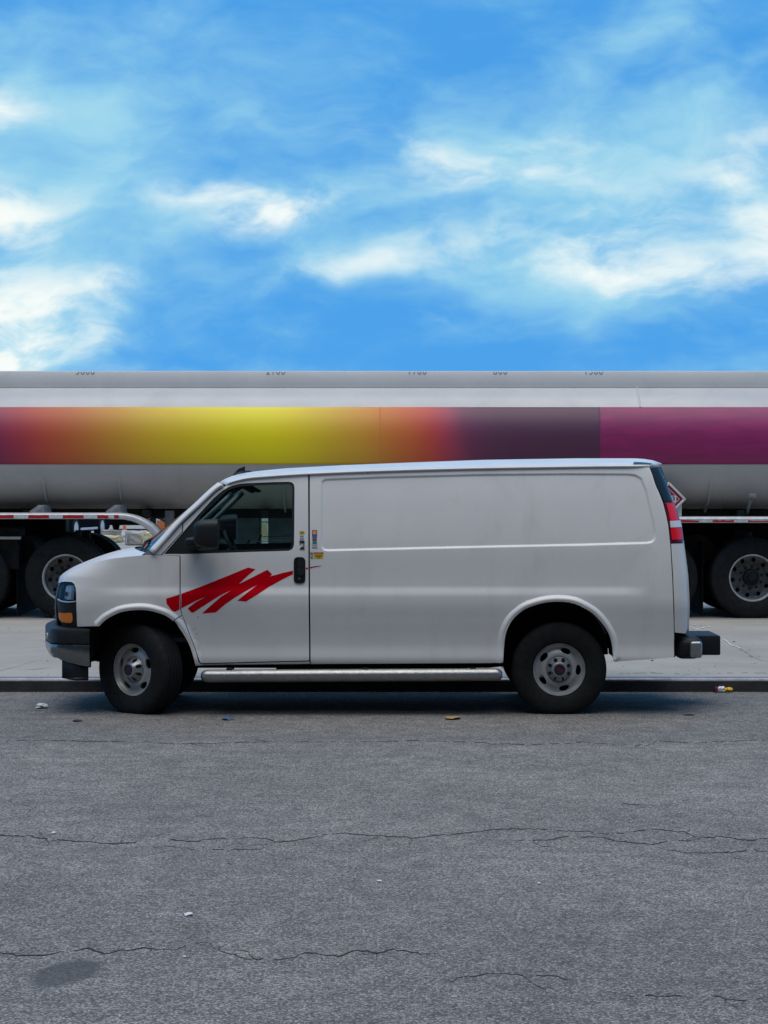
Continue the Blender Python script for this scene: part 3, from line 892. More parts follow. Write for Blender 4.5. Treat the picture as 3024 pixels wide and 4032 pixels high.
vpanel('red_graphic', clip_poly(GRAPH, 713.5, 1), M['red_vinyl'], door, step=0.02, off=-0.0012, flange=0, both=door_far)
fl = clip_poly(GRAPH, 706.5, -1)
vpanel('red_graphic', fl, M['red_vinyl'], fender, step=0.02, off=-0.0012, flange=0, both=False)
gt = lambda L: [(1130 + u / 8.295, 2050 + v / 8.295) for u, v in L]
vpanel('red_graphic', gt([(612, 1545), (690, 1528), (690, 1580), (612, 1600)]), M['st_red'], door, step=0.02, off=-0.0012, flange=0, both=False)
vpanel('red_graphic', gt([(722, 1520), (900, 1490), (1110, 1468), (1112, 1488), (900, 1530), (722, 1568)]), M['st_red'], body, step=0.02, off=-0.0012, flange=0, both=False)


def sticker(name, parent, rects):
    V, Fc, MI, ms = [], [], [], []
    for k, (x0, y0, x1, y1, mn) in enumerate(rects):
        if isinstance(mn, tuple): mn, shape = mn
        else: shape = None
        px = gt([(x0, y0), (x1, y0), (x1, y1), (x0, y1)])
        if shape == 'disc':
            cx, cy = (x0 + x1) / 2, (y0 + y1) / 2
            px = gt([(cx + (x1 - x0) / 2 * math.cos(a), cy + (y1 - y0) / 2 * math.sin(a)) for a in np.linspace(0, 2 * math.pi, 20, endpoint=False)])
        elif shape: px = gt(shape)
        q = PX(px[::-1]); y = f_side(q[:, 0], q[:, 1]) - 0.0012 - 0.0005 * k
        s = len(V); V += [(a, b, c) for (a, c), b in zip(q, y)]; Fc.append(tuple(range(s, s + len(px))))
        if mn not in ms: ms.append(mn)
        MI.append(ms.index(mn))
    me = bpy.data.meshes.new(name); me.from_pydata(V, [], Fc)
    o = link(name, me, [M[n] for n in ms], parent)
    for p, i in zip(me.polygons, MI): p.material_index = i
    return o


sticker('sticker', door, [(405, 345, 578, 940, 'st_white'), (405, 345, 578, 445, 'st_yellow'), (420, 350, 560, 430, ('st_olive', [(445, 352), (535, 352), (555, 428), (420, 428)])),
                          (430, 480, 545, 528, 'st_grey'), (420, 560, 550, 575, 'st_grey'), (418, 585, 555, 600, 'st_grey'), (415, 610, 558, 628, 'st_grey'),
                          (405, 655, 575, 735, 'st_black'), (405, 735, 500, 800, ('st_grey', [(420, 760), (470, 770), (450, 800), (410, 790)])), (405, 850, 575, 938, ('st_black', [(405, 935), (440, 880), (500, 850), (560, 860), (575, 938)])), (500, 740, 575, 840, ('st_grey', [(530, 760), (575, 740), (575, 850), (500, 850)]))])
sticker('sticker', body, [(820, 308, 982, 905, 'st_maroon'), (832, 322, 972, 462, ('st_orange', 'disc')), (824, 478, 978, 578, 'st_blue'), (830, 592, 974, 660, 'st_red'), (832, 675, 974, 768, 'st_green'), (832, 775, 974, 872, 'st_white'), (850, 795, 965, 838, 'st_grey')])
sticker('sticker', body, [(765, 1040, 850, 1245, 'st_white'), (767, 1042, 848, 1135, 'st_navy'), (790, 1060, 835, 1120, ('st_white', [(780, 1115), (830, 1060), (840, 1072), (792, 1125)])), (768, 1155, 848, 1243, 'st_grey')])
sticker('sticker', body, [(870, 1035, 1190, 1240, 'st_yellow'), (870, 1035, 1190, 1090, 'st_red'), (890, 1050, 1160, 1072, 'st_orange'), (900, 1125, 1160, 1145, 'st_olive'), (930, 1152, 1130, 1168, 'st_olive'), (960, 1176, 1100, 1192, 'st_olive'), (975, 1208, 1075, 1220, 'st_olive')])
# small dents / dirt spots on the door
for (u, v) in ((1228, 1268), (1205, 1360), (1220, 1396)):
    cx, cy = 150 + u / 1.9518, 1780 + v / 1.9518
    vpanel('chip_mark', [(cx + 3.2 * math.cos(a) * random.uniform(.6, 1.1), cy + 2.6 * math.sin(a) * random.uniform(.6, 1.1)) for a in np.linspace(0, 6.28, 9)[:-1]], M['st_grey'], door, step=0.01, off=-0.001, flange=0, both=False)

# rear corner: black trim, tail light, lower corner
vpanel('rear_pillar_trim', [(2562, 1841), (2572, 1868), (2584, 1906), (2601, 1944), (2614, 1974), (2650, 1974), (2640, 1945), (2627, 1905), (2613, 1866), (2603, 1838)], M['gloss_black'], step=0.012)
tl, tlf = vpanel('tail_light', [(2614, 1977), (2625, 2025), (2634, 2069), (2641, 2137), (2688, 2135), (2690, 2126), (2685, 2085), (2676, 2050), (2664, 2010), (2652, 1977)], M['tail_dark'], step=0.012, off=-0.004)
vpanel('red_lens', [(2622, 1982), (2632, 2022), (2637, 2050), (2668, 2049), (2658, 2010), (2650, 1982)], M['tail_red'], tl, step=0.012, off=-0.009, flange=0.004, both=tlf)
vpanel('white_lens', [(2636, 2052), (2639, 2078), (2681, 2076), (2675, 2050)], M['tail_white'], tl, step=0.012, off=-0.010, flange=0.005, both=tlf)
vpanel('red_lens', [(2640, 2080), (2645, 2126), (2684, 2125), (2681, 2078)], M['tail_red'], tl, step=0.012, off=-0.009, flange=0.004, both=tlf)
vpanel('rear_corner', [(2642.5, 2141), (2650, 2262), (2655, 2383), (2657, 2490), (2699, 2494), (2706, 2478), (2708, 2383), (2703, 2262), (2690, 2139)], M['paint'], step=0.014)
vpanel('corner_seam', strip_px([(2560, 1838), (2582, 1906), (2612, 1977), (2633, 2069), (2641, 2142), (2648, 2262), (2653, 2383), (2655, 2588)], 6), M['seam'], step=0.04, off=0.02, flange=0)
vpanel('corner_seam', strip_px([(2612, 1975.5), (2652, 1975.5)], 5), M['seam'], step=0.02, off=0.015, flange=0)

# headlight, bezel, turn signal
HL = [(248, 2296), (262, 2294), (280, 2295), (290, 2302), (295, 2316), (298, 2345), (298.5, 2365), (270, 2367), (245, 2364), (229, 2357), (231, 2335), (237, 2312)]
hl, hlf = vpanel('headlight', HL, M['black_plastic'], step=0.012, off=0.045, flange=0)
vpanel('reflector', [(246, 2302), (262, 2299), (271, 2300), (268, 2360), (250, 2359), (240, 2352)], M['reflector'], hl, step=0.012, off=0.036, flange=0.01, both=hlf)
vpanel('reflector', [(273, 2301), (283, 2303), (286, 2320), (282, 2360), (270, 2360)], M['cap'], hl, step=0.012, off=0.028, flange=0.01, both=hlf)
vpanel('bulb_shade', [(246, 2330), (256, 2329), (252, 2345), (244, 2344)], M['black_plastic'], hl, step=0.012, off=0.024, flange=0.01, both=hlf)
vpanel('clear_lens', HL, M['lens'], hl, step=0.012, off=0.0, flange=0.03, both=hlf)
vpanel('lamp_trim', [(228, 2357), (245, 2365.5), (270, 2368.5), (299, 2366), (299, 2370), (270, 2373), (244, 2370), (227.5, 2362)], M['reflector'], step=0.012, off=-0.003, flange=0.02)
bz, bzf = vpanel('lamp_bezel', [(226, 2362), (244, 2371), (270, 2374), (300, 2371), (301, 2400), (303, 2468), (265, 2469), (243, 2461), (236, 2448), (228, 2410), (225, 2385)], M['black_plastic'], step=0.014, off=0.003)
ts, tsf = vpanel('turn_signal', [(232, 2411), (240, 2413), (258, 2414), (280, 2412), (285, 2417), (287, 2432), (286, 2446), (280, 2452), (262, 2452), (242, 2447), (235, 2438), (232, 2424)], M['amber'], bz, step=0.010, off=-0.004, flange=0.012, both=bzf)
vpanel('lamp_backing', [(231, 2300), (250, 2285), (300, 2285), (308, 2320), (310, 2468), (250, 2468), (226, 2400)], M['seam'], step=0.03, off=0.06, flange=0)

# hood, cowl, windshield, pillars, roof
he = P3(catmull(HOOD_EDGE, 5))
HOOD_C = [(536, 2153), (478, 2164), (406, 2185), (329, 2215), (290, 2234), (266, 2250), (254, 2261), (247, 2273), (243, 2291)]
hc = np.array([tuple(W(a, b, YC)) for a, b in catmull(HOOD_C, 5)])


def loft_half(E, C, nt=14, pw=2.4, full=True):
    """E edge curve, C centre curve (same count): symmetric loft across the van"""
    rows = []
    for e, c in zip(E, C):
        row = []
        for t in np.linspace(0, 1, nt):
            g = 1 - (1 - t) ** pw
            row.append((e[0] + (c[0] - e[0]) * g, e[1] + (c[1] - e[1]) * t, e[2] + (c[2] - e[2]) * g))
        if full: row += [(x, 2 * YC - y, z) for x, y, z in row[::-1][1:]]
        rows.append(row)
    return np.array(rows)


grid_mesh('hood', loft_half(he, hc, 16, 2.2), M['paint'], van)
# windshield
ws_e_px = [(616, 2172), (660, 2125), (716, 2064), (792, 1993), (850, 1938), (882, 1911)]
ws_c_px = [(566, 2146), (612, 2109), (676, 2057), (752, 1996), (815, 1946), (860, 1910)]
we = P3(catmull(ws_e_px, 4), 0.055); we[:, 0] -= 0.035
wc = np.array([tuple(W(a, b, YC)) for a, b in catmull(ws_c_px, 4)])
grid_mesh('windshield', loft_half(we, wc, 14, 2.0), M['shield'], van)
# A-pillar skin between windshield edge and door line
pl = P3(catmull([(608, 2183), (660, 2125), (716, 2062), (791, 1992), (849, 1937), (881, 1915)], 4), 0.0)
for s in (1, -1):
    rows = []
    for a, b in zip(we, pl):
        row = []
        for t in np.linspace(0, 1, 6):
            p = a * (1 - t) + b * t
            bulge = 0.012 * math.sin(math.pi * t)
            row.append((p[0] - bulge, p[1] - bulge, p[2] + bulge * .3))
        rows.append(row)
    A = np.array(rows)
    if s < 0: A[:, :, 1] = 2 * YC - A[:, :, 1]
    grid_mesh('windshield_pillar', A, M['paint'], van, thick=0.03, flip=(s < 0))
# light trim inside the pillars
for s_ in (1, -1):
    q = we[2:-2:3].copy(); q[:, 1] += 0.09; q[:, 0] += 0.14; q[:, 2] -= 0.03
    if s_ < 0: q[:, 1] = 2 * YC - q[:, 1]
    tube('pillar_trim', q, 0.022, M['interior_light'], van, 10)
# cowl
ce = np.array([he[0], we[0] + np.array((-0.01, 0, 0))])
cc = np.array([hc[0] + np.array((0.012, 0, -0.01)), wc[0] + np.array((0.02, 0, -0.005))])
cow = loft_half(np.array([ce[0] * (1 - t) + ce[1] * t for t in (0, .3, .7, 1)]), np.array([cc[0] * (1 - t) + cc[1] * t - np.array((0, 0, .03 * math.sin(math.pi * t))) for t in (0, .3, .7, 1)]), 12, 2.2)
grid_mesh('cowl', cow, M['black_plastic'], van)
q0 = W(606, 2185, 0.03)
vpanel('cowl_end', [(556, 2186), (572, 2174), (584, 2168), (600, 2174), (612, 2183)], M['cap'], step=0.02, off=0.012, flange=0.02)
for (a, b, c) in (((552, 2172), (585, 2142), 0.35), ((553, 2170), (588, 2139), 1.15)):
    p0, p1 = W(*a, c), W(b[0] + 26, b[1] - 26, c + 0.32)
    bm = bmesh.new(); add_tube(bm, [p0 + Vector((0, 0, -0.03)), p0, p0.lerp(p1, .5) + Vector((-.02, 0, .02)), p1], 0.011, 8)
    add_tube(bm, [p1 + Vector((-0.05, -0.12, -0.06)), p1, p1 + Vector((0.03, 0.22, 0.05))], 0.008, 6)
    from_bm('wiper', bm, M['black_plastic'], van, smooth=True)

# roof
ROOF_C = [(862, 1902), (872, 1896), (887, 1887), (916, 1875), (936, 1868), (984, 1859), (1056, 1851), (1129, 1844), (1350, 1832), (1600, 1822), (1900, 1811), (2262, 1805), (2503, 1805), (2545, 1809), (2580, 1816), (2600, 1823), (2606, 1834)]
rc = np.array([tuple(W(a, b, YC)) for a, b in ROOF_C])
gz_curve = P3(catmull([(884, 1911)] + GUT, 4)); gz_curve[:, 1] += 0.010; gz_curve[:, 2] += 0.014
n_st = 70
tt = np.linspace(0, 1, n_st) ** 1.0
xe = np.interp(tt, [0, 0.08, 0.92, 1], [gz_curve[0, 0], gz_curve[0, 0] + 0.22, gz_curve[-1, 0] - 0.25, gz_curve[-1, 0]])
E = np.stack([xe, np.interp(xe, gz_curve[:, 0], gz_curve[:, 1]), np.interp(xe, gz_curve[:, 0], gz_curve[:, 2])], 1)
xc = np.interp(tt, [0, 0.08, 0.92, 1], [rc[0, 0], gz_curve[0, 0] + 0.22, gz_curve[-1, 0] - 0.25, rc[-1, 0] - 0.01])
C = np.stack([xc, np.full(n_st, YC), np.interp(xc, rc[:, 0], rc[:, 2])], 1)
rows = []
for e, c in zip(E, C):
    row = []
    for t in np.concatenate([[0, .012, .03, .05], np.linspace(.08, 1, 18)]):
        g = 1 - (1 - t) ** 3.0
        zz_ = e[2] + (c[2] - e[2]) * g + 0.006 * math.exp(-((t - 0.075) / 0.02) ** 2)
        row.append((e[0] + (c[0] - e[0]) * (1 - (1 - t) ** 2), e[1] + (c[1] - e[1]) * t, zz_))
    row += [(x, 2 * YC - y, z) for x, y, z in row[::-1][1:]]
    rows.append(row)
grid_mesh('roof', np.array(rows), M['paint'], van, thick=0.02)
roof_rows = np.array(rows)
# drip rail
for s in (1, -1):
    g = P3(catmull([(890, 1909)] + GUT, 4)); bm = bmesh.new(); prev = None
    for i, p in enumerate(g):
        e = min(1.0, i / 4, (len(g) - 1 - i) / 4)
        pr = [(0.004, -0.006), (-0.016 * e, -0.005), (-0.020 * e, 0.000), (-0.018 * e, 0.008), (-0.006 * e, 0.013), (0.02, 0.018), (0.03, 0.002)]
        cur = [bm.verts.new((p[0], (p[1] + a) if s > 0 else 2 * YC - p[1] - a, p[2] + b)) for a, b in pr]
        if prev:
            for k in range(len(pr) - 1): bm.faces.new((prev[k], prev[k + 1], cur[k + 1], cur[k]))
        prev = cur
    from_bm('drip_rail', bm, M['paint'], van, smooth='all')
vpanel('gutter_seam', strip_px([(900, 1906)] + GUT, 5), M['seam'], step=0.05, off=0.016, flange=0)
# roof rear cap (grey trim at the corner)
for s in (1, -1):
    sub = roof_rows[-4:, :6].copy(); sub[:, :, 2] += 0.004; sub[:, :, 1] -= 0.002
    if s < 0: sub[:, :, 1] = 2 * YC - sub[:, :, 1]
    grid_mesh('roof_corner_cap', sub, M['gloss_black'], van, flip=(s < 0))
# headliner
hl_ = roof_rows[2:-2, 3:-3].copy(); hl_[:, :, 2] -= 0.05
grid_mesh('headliner', hl_, M['interior'], van)
# aerial: shark-fin base and upright blade
b0 = W(952, 1868, 0.75)
bm = bmesh.new()
rings = []
for k, (dz_, sc) in enumerate(((-0.02, 1.0), (0.006, 1.0), (0.022, 0.85), (0.030, 0.5))):
    rings.append([bm.verts.new((b0.x + 0.085 * sc * math.cos(a) + 0.008 * k, b0.y + 0.04 * sc * math.sin(a), b0.z + dz_ + 0.10 * (0.085 * sc * math.cos(a)))) for a in np.linspace(0, 2 * math.pi, 20, endpoint=False)])
for r0, r1 in zip(rings, rings[1:]):
    for k in range(20): bm.faces.new((r0[k], r0[(k + 1) % 20], r1[(k + 1) % 20], r1[k]))
bm.faces.new(rings[-1])
pts = [(914, 1874), (936, 1848), (942, 1844), (964, 1836), (965, 1858), (940, 1866)]
fr = [bm.verts.new(W(a, b, 0.735)) for a, b in pts]; bk = [bm.verts.new(W(a, b, 0.735) + Vector((0, 0.03, 0))) for a, b in pts]
bm.faces.new(fr); bm.faces.new(bk[::-1])
for k in range(len(pts)): bm.faces.new((fr[k], bk[k], bk[(k + 1) % len(pts)], fr[(k + 1) % len(pts)]))
from_bm('roof_aerial', bm, M['black_plastic'], van, smooth=True)

# rear doors and front grille
zr = np.linspace(0.66, 2.0, 30)
ye = f_side(x_rear(zr) - 0.004, zr)
for s in (1, -1):
    P = np.array([[(x_rear(z) - 0.004 + 0.035 * (1 - (1 - t) ** 2), y + (YC - 0.004 - y) * t, z) for t in np.linspace(0, 1, 8)] for z, y in zip(zr, ye)])
    Wd = P[16:27, 1:7].copy(); Wd[:, :, 0] += 0.004
    if s < 0: P[:, :, 1] = 2 * YC - P[:, :, 1]; Wd[:, :, 1] = 2 * YC - Wd[:, :, 1]
    rd = grid_mesh('rear_door', P, M['paint'], van, thick=0.03, flip=(s > 0))
    grid_mesh('rear_glass', Wd, M['gloss_black'], rd, flip=(s > 0))
zf = np.linspace(0.72, 1.085, 12)
yf_ = f_side(x_front(zf) + 0.004, zf)
P = np.array([[(x_front(z) + 0.004 - 0.085 * (1 - (1 - t) ** 2), y + (YC - y) * t, z) for t in np.linspace(0, 1, 12)] for z, y in zip(zf, yf_)])
P = np.concatenate([P, np.stack([P[:, ::-1, 0], 2 * YC - P[:, ::-1, 1], P[:, ::-1, 2]], -1)[:, 1:]], 1)
gr = grid_mesh('grille', P, M['black_plastic'], van, thick=0.03)
for k in (1, 3, 5, 7, 9, 11):
    tube('grille_bar', [Vector(p) + Vector((-0.004, 0, 0)) for p in P[k, 5:-5]], 0.012, M['chrome'] if k in (1, 11) else M['black_plastic'], gr, 8)


# front bumper: loft round the nose
def bumper_path(inset=0.0):
    pts = []
    c = W(352, 2500, 0.0)
    ctl = [(W(352, 0, 0.0).x, 0.006), (W(300, 0, 0.01).x, 0.008), (W(240, 0, .02).x, 0.022), (W(212, 0, .05).x, 0.06), (W(197, 0, .12).x, 0.13), (W(190, 0, .22).x, 0.24), (-2.80, 0.45), (-2.845, 0.70), (-2.86, YC)]
    for x, y in catmull(ctl, 5): pts.append((x, y))
    pts = pts + [(x, 2 * YC - y) for x, y in pts[::-1][1:]]
    return np.array(pts)


def bumper_loft(name, prof, m, parent=van, taper=None, start=0, end=None):
    path = bumper_path(); d = np.gradient(path, axis=0); d /= np.linalg.norm(d, axis=1)[:, None]
    nrm = np.stack([d[:, 1], -d[:, 0]], 1)         # outward
    if nrm[len(nrm) // 2][0] > 0: nrm = -nrm
    P = []
    L = len(path)
    for i in range(start, end or L):
        s = abs(i - (L - 1) / 2) / ((L - 1) / 2)
        pr = prof(s) if callable(prof) else prof
        P.append([(path[i, 0] + nrm[i, 0] * o, path[i, 1] + nrm[i, 1] * o, z) for o, z in pr])
    P = np.array(P)
    o = grid_mesh(name, P, m, parent)
    me = o.data
    n = P.shape[1]
    bm = bmesh.new(); bm.from_mesh(me); bm.verts.ensure_lookup_table()
    bm.faces.new([bm.verts[k] for k in range(n)]); bm.faces.new([bm.verts[len(bm.verts) - n + k] for k in range(n)][::-1])
    bmesh.ops.recalc_face_normals(bm, faces=bm.faces); bm.to_mesh(me); bm.free()
    try: me.set_sharp_from_angle(angle=R(40))
    except Exception: pass
    return o


zb = lambda py, Y=0.0: W(0, py, Y).z
ztop, zpad, zchr = zb(2472), zb(2536), zb(2630)
fb = bumper_loft('front_bumper', [(-0.16, ztop + 0.004), (-0.03, ztop - 0.002), (-0.008, ztop - 0.012), (0.0, ztop - 0.030), (-0.002, zpad + 0.004), (-0.010, zpad - 0.002), (-0.16, zpad - 0.002), (-0.16, ztop + 0.004)], M['black_plastic'])


def chr_prof(s):
    k = sstep(np.array(s), 0.99, 0.62)          # rises and tucks under towards the nose
    zl = zchr + 0.075 * float(k)
    return [(-0.012, zpad - 0.003), (-0.001, zpad - 0.008), (0.003, zpad - 0.020), (-0.004, zl + 0.05), (-0.012 - 0.012 * float(k), zl + 0.012), (-0.030, zl), (-0.10, zl), (-0.10, zpad - 0.003), (-0.012, zpad - 0.003)]


bumper_loft('bumper_chrome', chr_prof, M['chrome'], fb)
P = []
for t in np.linspace(0, 1, 9):
    x = -2.58 + (-0.10) * math.sin(t * math.pi / 2); y = 0.06 + (YC - 0.06) * (1 - math.cos(t * math.pi / 2))
    P.append([(x, y, zb(2600)), (x, y, zb(2640)), (x + 0.01, y, zb(2667)), (x + 0.03, y, zb(2672)), (x + 0.05, y, zb(2672))])
P = [[(W(349, 0, .06).x, 0.04, p[2]) for p in P[0]], [(W(300, 0, .06).x, 0.035, p[2]) for p in P[0]], [(W(245, 0, .06).x, 0.045, p[2]) for p in P[0]]] + P
P = np.array(P); P = np.concatenate([P, np.stack([P[::-1, :, 0], 2 * YC - P[::-1, :, 1], P[::-1, :, 2]], -1)[1:]], 0)
grid_mesh('air_dam', P, M['black_plastic'], fb, thick=0.02)
tm = text_mesh('01', 0.075, 0.002)
for v in tm.vertices: v.co = Matrix.Rotation(R(-74), 3, 'Z') @ v.co
o = link('bumper_letters', tm, M['white_letter'], fb, (W(190, 0, .2).x - 0.008, 0.20, zb(2506, .2)))

# rear bumper with chrome corner, step box
bm = bmesh.new()
add_rbox(bm, (2.478, YC, 0.535), (0.235, 1.80, 0.185), 0.075, 5)
add_rbox(bm, (2.40, YC, 0.62), (0.14, 1.5, 0.03), 0.01, 2)
rb = from_bm('rear_bumper', bm, M['black_plastic'], van, smooth=True)
xq0, xq1 = W(2713, 0, .06).x, W(2761, 0, .08).x
for s in (1, -1):
    bm = bmesh.new(); add_rbox(bm, ((xq0 + xq1) / 2 + 0.005, 0.066, W(0, 2558, .06).z), (xq1 - xq0, 0.05, 0.135), 0.022, 3)
    if s < 0: bmesh.ops.transform(bm, matrix=Matrix.Translation((0, 2 * YC, 0)) @ Matrix.Diagonal((1, -1, 1, 1)), verts=bm.verts)
    from_bm('bumper_corner_plate', bm, M['alu'], rb, smooth=True)
rbox('hitch_step', (2.685, YC, 0.515), (0.27, 0.62, 0.165), M['black_plastic'], rb, 0.012, 2)

# side step tubes, brackets, underbody
for s in (1, -1):
    y = -0.035
    p0, p1 = W(790, 2662, y), W(1979, 2662, y)
    z = p0.z; ys = y if s > 0 else 2 * YC - y; yi = 0.14 if s > 0 else 2 * YC - 0.14
    rr = 0.052
    pts = [(p0.x + 0.002, ys, z), (p0.x + 0.010, ys, z), (p0.x + 0.03, ys, z), (p0.x + 0.06, ys, z), (p1.x - 0.06, ys, z + 0.012), (p1.x - 0.03, ys, z + 0.012), (p1.x - 0.01, ys, z + 0.012), (p1.x - 0.002, ys, z + 0.012)]
    sb = tube('side_step', pts, [0.018, rr * .62, rr * .9, rr, rr, rr * .9, rr * .62, 0.018], M['alu'], van, 20)
    for x in (-1.25, -0.15, 0.72):
        bm = bmesh.new(); add_rbox(bm, (x, (ys + yi) / 2 + (0.03 if s > 0 else -0.03), z + 0.05), (0.05, abs(ys - yi) + 0.1, 0.03), 0.006, 1)
        from_bm('step_bracket', bm, M['dark'], sb)
bm = bmesh.new()
add_rbox(bm, (-0.3, YC, 0.47), (2.5, 1.55, 0.09), 0.01, 1); add_rbox(bm, (0.1, YC, 0.53), (4.3, 0.9, 0.06), 0.01, 1)
for y in (0.60, 1.32): add_rbox(bm, (-0.25, y, 0.405), (3.9, 0.08, 0.12), 0.01, 1)
add_rbox(bm, (-0.1, 0.75, 0.37), (1.6, 0.45, 0.14), 0.03, 2)
add_tube(bm, [(-1.6, 1.2, 0.33), (0.9, 1.2, 0.33), (1.2, 1.25, 0.36)], 0.05, 10)
add_tube(bm, [(1.42, 0.2, 0.36), (1.42, 1.72, 0.36)], 0.06, 10); add_rbox(bm, (1.42, YC, 0.36), (0.26, 0.26, 0.26), 0.08, 2)
add_tube(bm, [(-1.96, 0.3, 0.34), (-1.96, 1.62, 0.34)], 0.05, 10)
from_bm('underbody', bm, M['dark'], van)

# wheel wells
well_f = np.concatenate([px0([(356, 2598), (356, 2540), (356, 2478), (376, 2469)], -0.03), arch_f])
for arc in (well_f, arch_r):
    for s in (1, -1):
        yo = f_side(arc[:, 0], arc[:, 1]) + 0.015
        P = []
        for (x, z), y in zip(arc, yo):
            row = [(x, y + d, z + 0.01 * (d > 0.03)) for d in (0, 0.06, 0.36)]
            if s < 0: row = [(a, 2 * YC - b, c) for a, b, c in row]
            P.append(row)
        ww = grid_mesh('wheel_well', np.array(P), M['dark'], van)
        cx, cz = arc[:, 0].mean(), 0.5
        w = [(x, (0.40 if s > 0 else 2 * YC - 0.40), z) for x, z in arc]
        me = bpy.data.meshes.new('well_wall'); me.from_pydata(w, [], [tuple(range(len(w)))])
        link('well_wall', me, M['dark'], ww)

# cabin: seats, dash, steering wheel, bulkhead
bm = bmesh.new(); add_rbox(bm, (-1.58, YC, 1.17), (0.42, 1.62, 0.22), 0.06, 3); add_rbox(bm, (-1.52, 0.55, 1.30), (0.26, 0.42, 0.08), 0.035, 3)
add_rbox(bm, (-1.42, YC, 0.95), (0.3, 0.5, 0.5), 0.05, 2)
from_bm('dashboard', bm, M['interior'], van, smooth=True)
bm = bmesh.new()
sc0 = Vector((-1.235, 0.53, 1.30)); ax = Vector((math.sin(R(62)), 0, math.cos(R(62))))
e1 = Vector((0, 1, 0)); e2 = ax.cross(e1).normalized()
add_tube(bm, [sc0 + (e1 * math.cos(a) + e2 * math.sin(a)) * 0.19 for a in np.linspace(0, 2 * math.pi, 37)], 0.016, 8, caps=False)
for a in (0.3, math.pi - 0.3, -math.pi / 2): add_tube(bm, [sc0 - ax * 0.03, sc0 + (e1 * math.cos(a) + e2 * math.sin(a)) * 0.18], 0.014, 6)
add_tube(bm, [sc0 - ax * 0.02, sc0 - ax * 0.3], 0.04, 10); bmesh.ops.create_uvsphere(bm, u_segments=12, v_segments=8, radius=0.06, matrix=Matrix.Translation(sc0 - ax * 0.03))
from_bm('steering_wheel', bm, M['interior'], van, smooth=True)
for y in (0.52, 1.42):
    bm = bmesh.new()
    add_rbox(bm, (-0.93, y, 0.93), (0.50, 0.48, 0.16), 0.06, 3)
    add_rbox(bm, (-0.68, y, 1.22), (0.15, 0.46, 0.58), 0.06, 3, Matrix.Rotation(R(10), 3, 'Y'))
    add_rbox(bm, (-0.62, y, 1.56), (0.10, 0.26, 0.17), 0.045, 3, Matrix.Rotation(R(8), 3, 'Y'))
    add_rbox(bm, (-0.95, y, 0.7), (0.4, 0.4, 0.4), 0.02, 1)
    from_bm('seat', bm, M['seat_cloth'], van, smooth=True)
rbox('bulkhead', (-0.40, YC, 1.22), (0.03, 1.50, 1.36), M['interior'], van, 0.004, 1)
rbox('cabin_floor', (-1.2, YC, 0.60), (1.6, 1.7, 0.04), M['interior'], van, 0.004, 1)
bm = bmesh.new(); add_rbox(bm, (-1.30, YC, 1.80), (0.04, 0.24, 0.07), 0.02, 2); add_tube(bm, [(-1.30, YC, 1.80), (-1.36, YC, 1.86)], 0.012, 6)
from_bm('inner_mirror', bm, M['black_plastic'], van, smooth=True)
for y in (0.50, 1.42):
    rbox('sun_visor', (-1.17, y, 1.845), (0.20, 0.42, 0.022), M['interior'], van, 0.008, 2, Matrix.Rotation(R(28), 3, 'Y'))


# ------------------------------------------------------------------ wheels
def tyre_mesh(r_out, r_in, width, tread=5, n=96, flat=None, zc=None):
    hw = width / 2
    prof = [(r_in, -hw * 0.80), (r_in + 0.006, -hw * 0.86), (r_in + 0.02, -hw * 0.93), (r_in + (r_out - r_in) * 0.35, -hw * 0.99), (r_in + (r_out - r_in) * 0.52, -hw), (r_in + (r_out - r_in) * 0.75, -hw * 0.965),
            (r_out - 0.022, -hw * 0.88), (r_out - 0.008, -hw * 0.80)]
    g = np.linspace(-hw * 0.74, hw * 0.74, tread + 1)
    for i in range(tread):
        prof += [(r_out - 0.001, g[i] + 0.004), (r_out, (g[i] + g[i + 1]) / 2), (r_out - 0.001, g[i + 1] - 0.004)]
        if i < tread - 1: prof += [(r_out - 0.010, g[i + 1] - 0.003), (r_out - 0.010, g[i + 1] + 0.003)]
    half = [(r, -y) for r, y in prof[:8]][::-1]
    me = lathe_mesh('tyre', prof + half, n)
    if flat is not None:
        for v in me.vertices:
            if v.co.z < -flat:
                ex = -flat - v.co.z; v.co.z = -flat
                v.co.y *= 1 + 0.9 * ex
            elif v.co.z < -flat * 0.55 and abs(v.co.y) > hw * 0.8:
                k = (-v.co.z - flat * 0.55) / (flat * 0.45); v.co.y *= 1 + 0.035 * k
    return me


def disc_sheet(rmax, rmin, prof, holes, step=0.012):
    g = hermite([p[0] for p in prof], [p[1] for p in prof])
    yf = lambda x, z: g(np.sqrt(np.asarray(x) ** 2 + np.asarray(z) ** 2))
    circ = lambda r, n=72: [(r * math.cos(a), r * math.sin(a)) for a in np.linspace(0, 2 * math.pi, n, endpoint=False)]
    hs = list(holes)
    if rmin: hs.append(circ(rmin, 40))
    return sheet(circ(rmax), hs, yf, step, 0.0, 0.018)


def slot(ang, r, a, b):
    out = []
    for t in np.linspace(0, 2 * math.pi, 22, endpoint=False):
        rr = r + b * math.sin(t) * (1.0 - 0.15 * math.cos(t)); th = R(ang) + a * math.cos(t) / r
        out.append((rr * math.cos(th), rr * math.sin(th)))
    return out


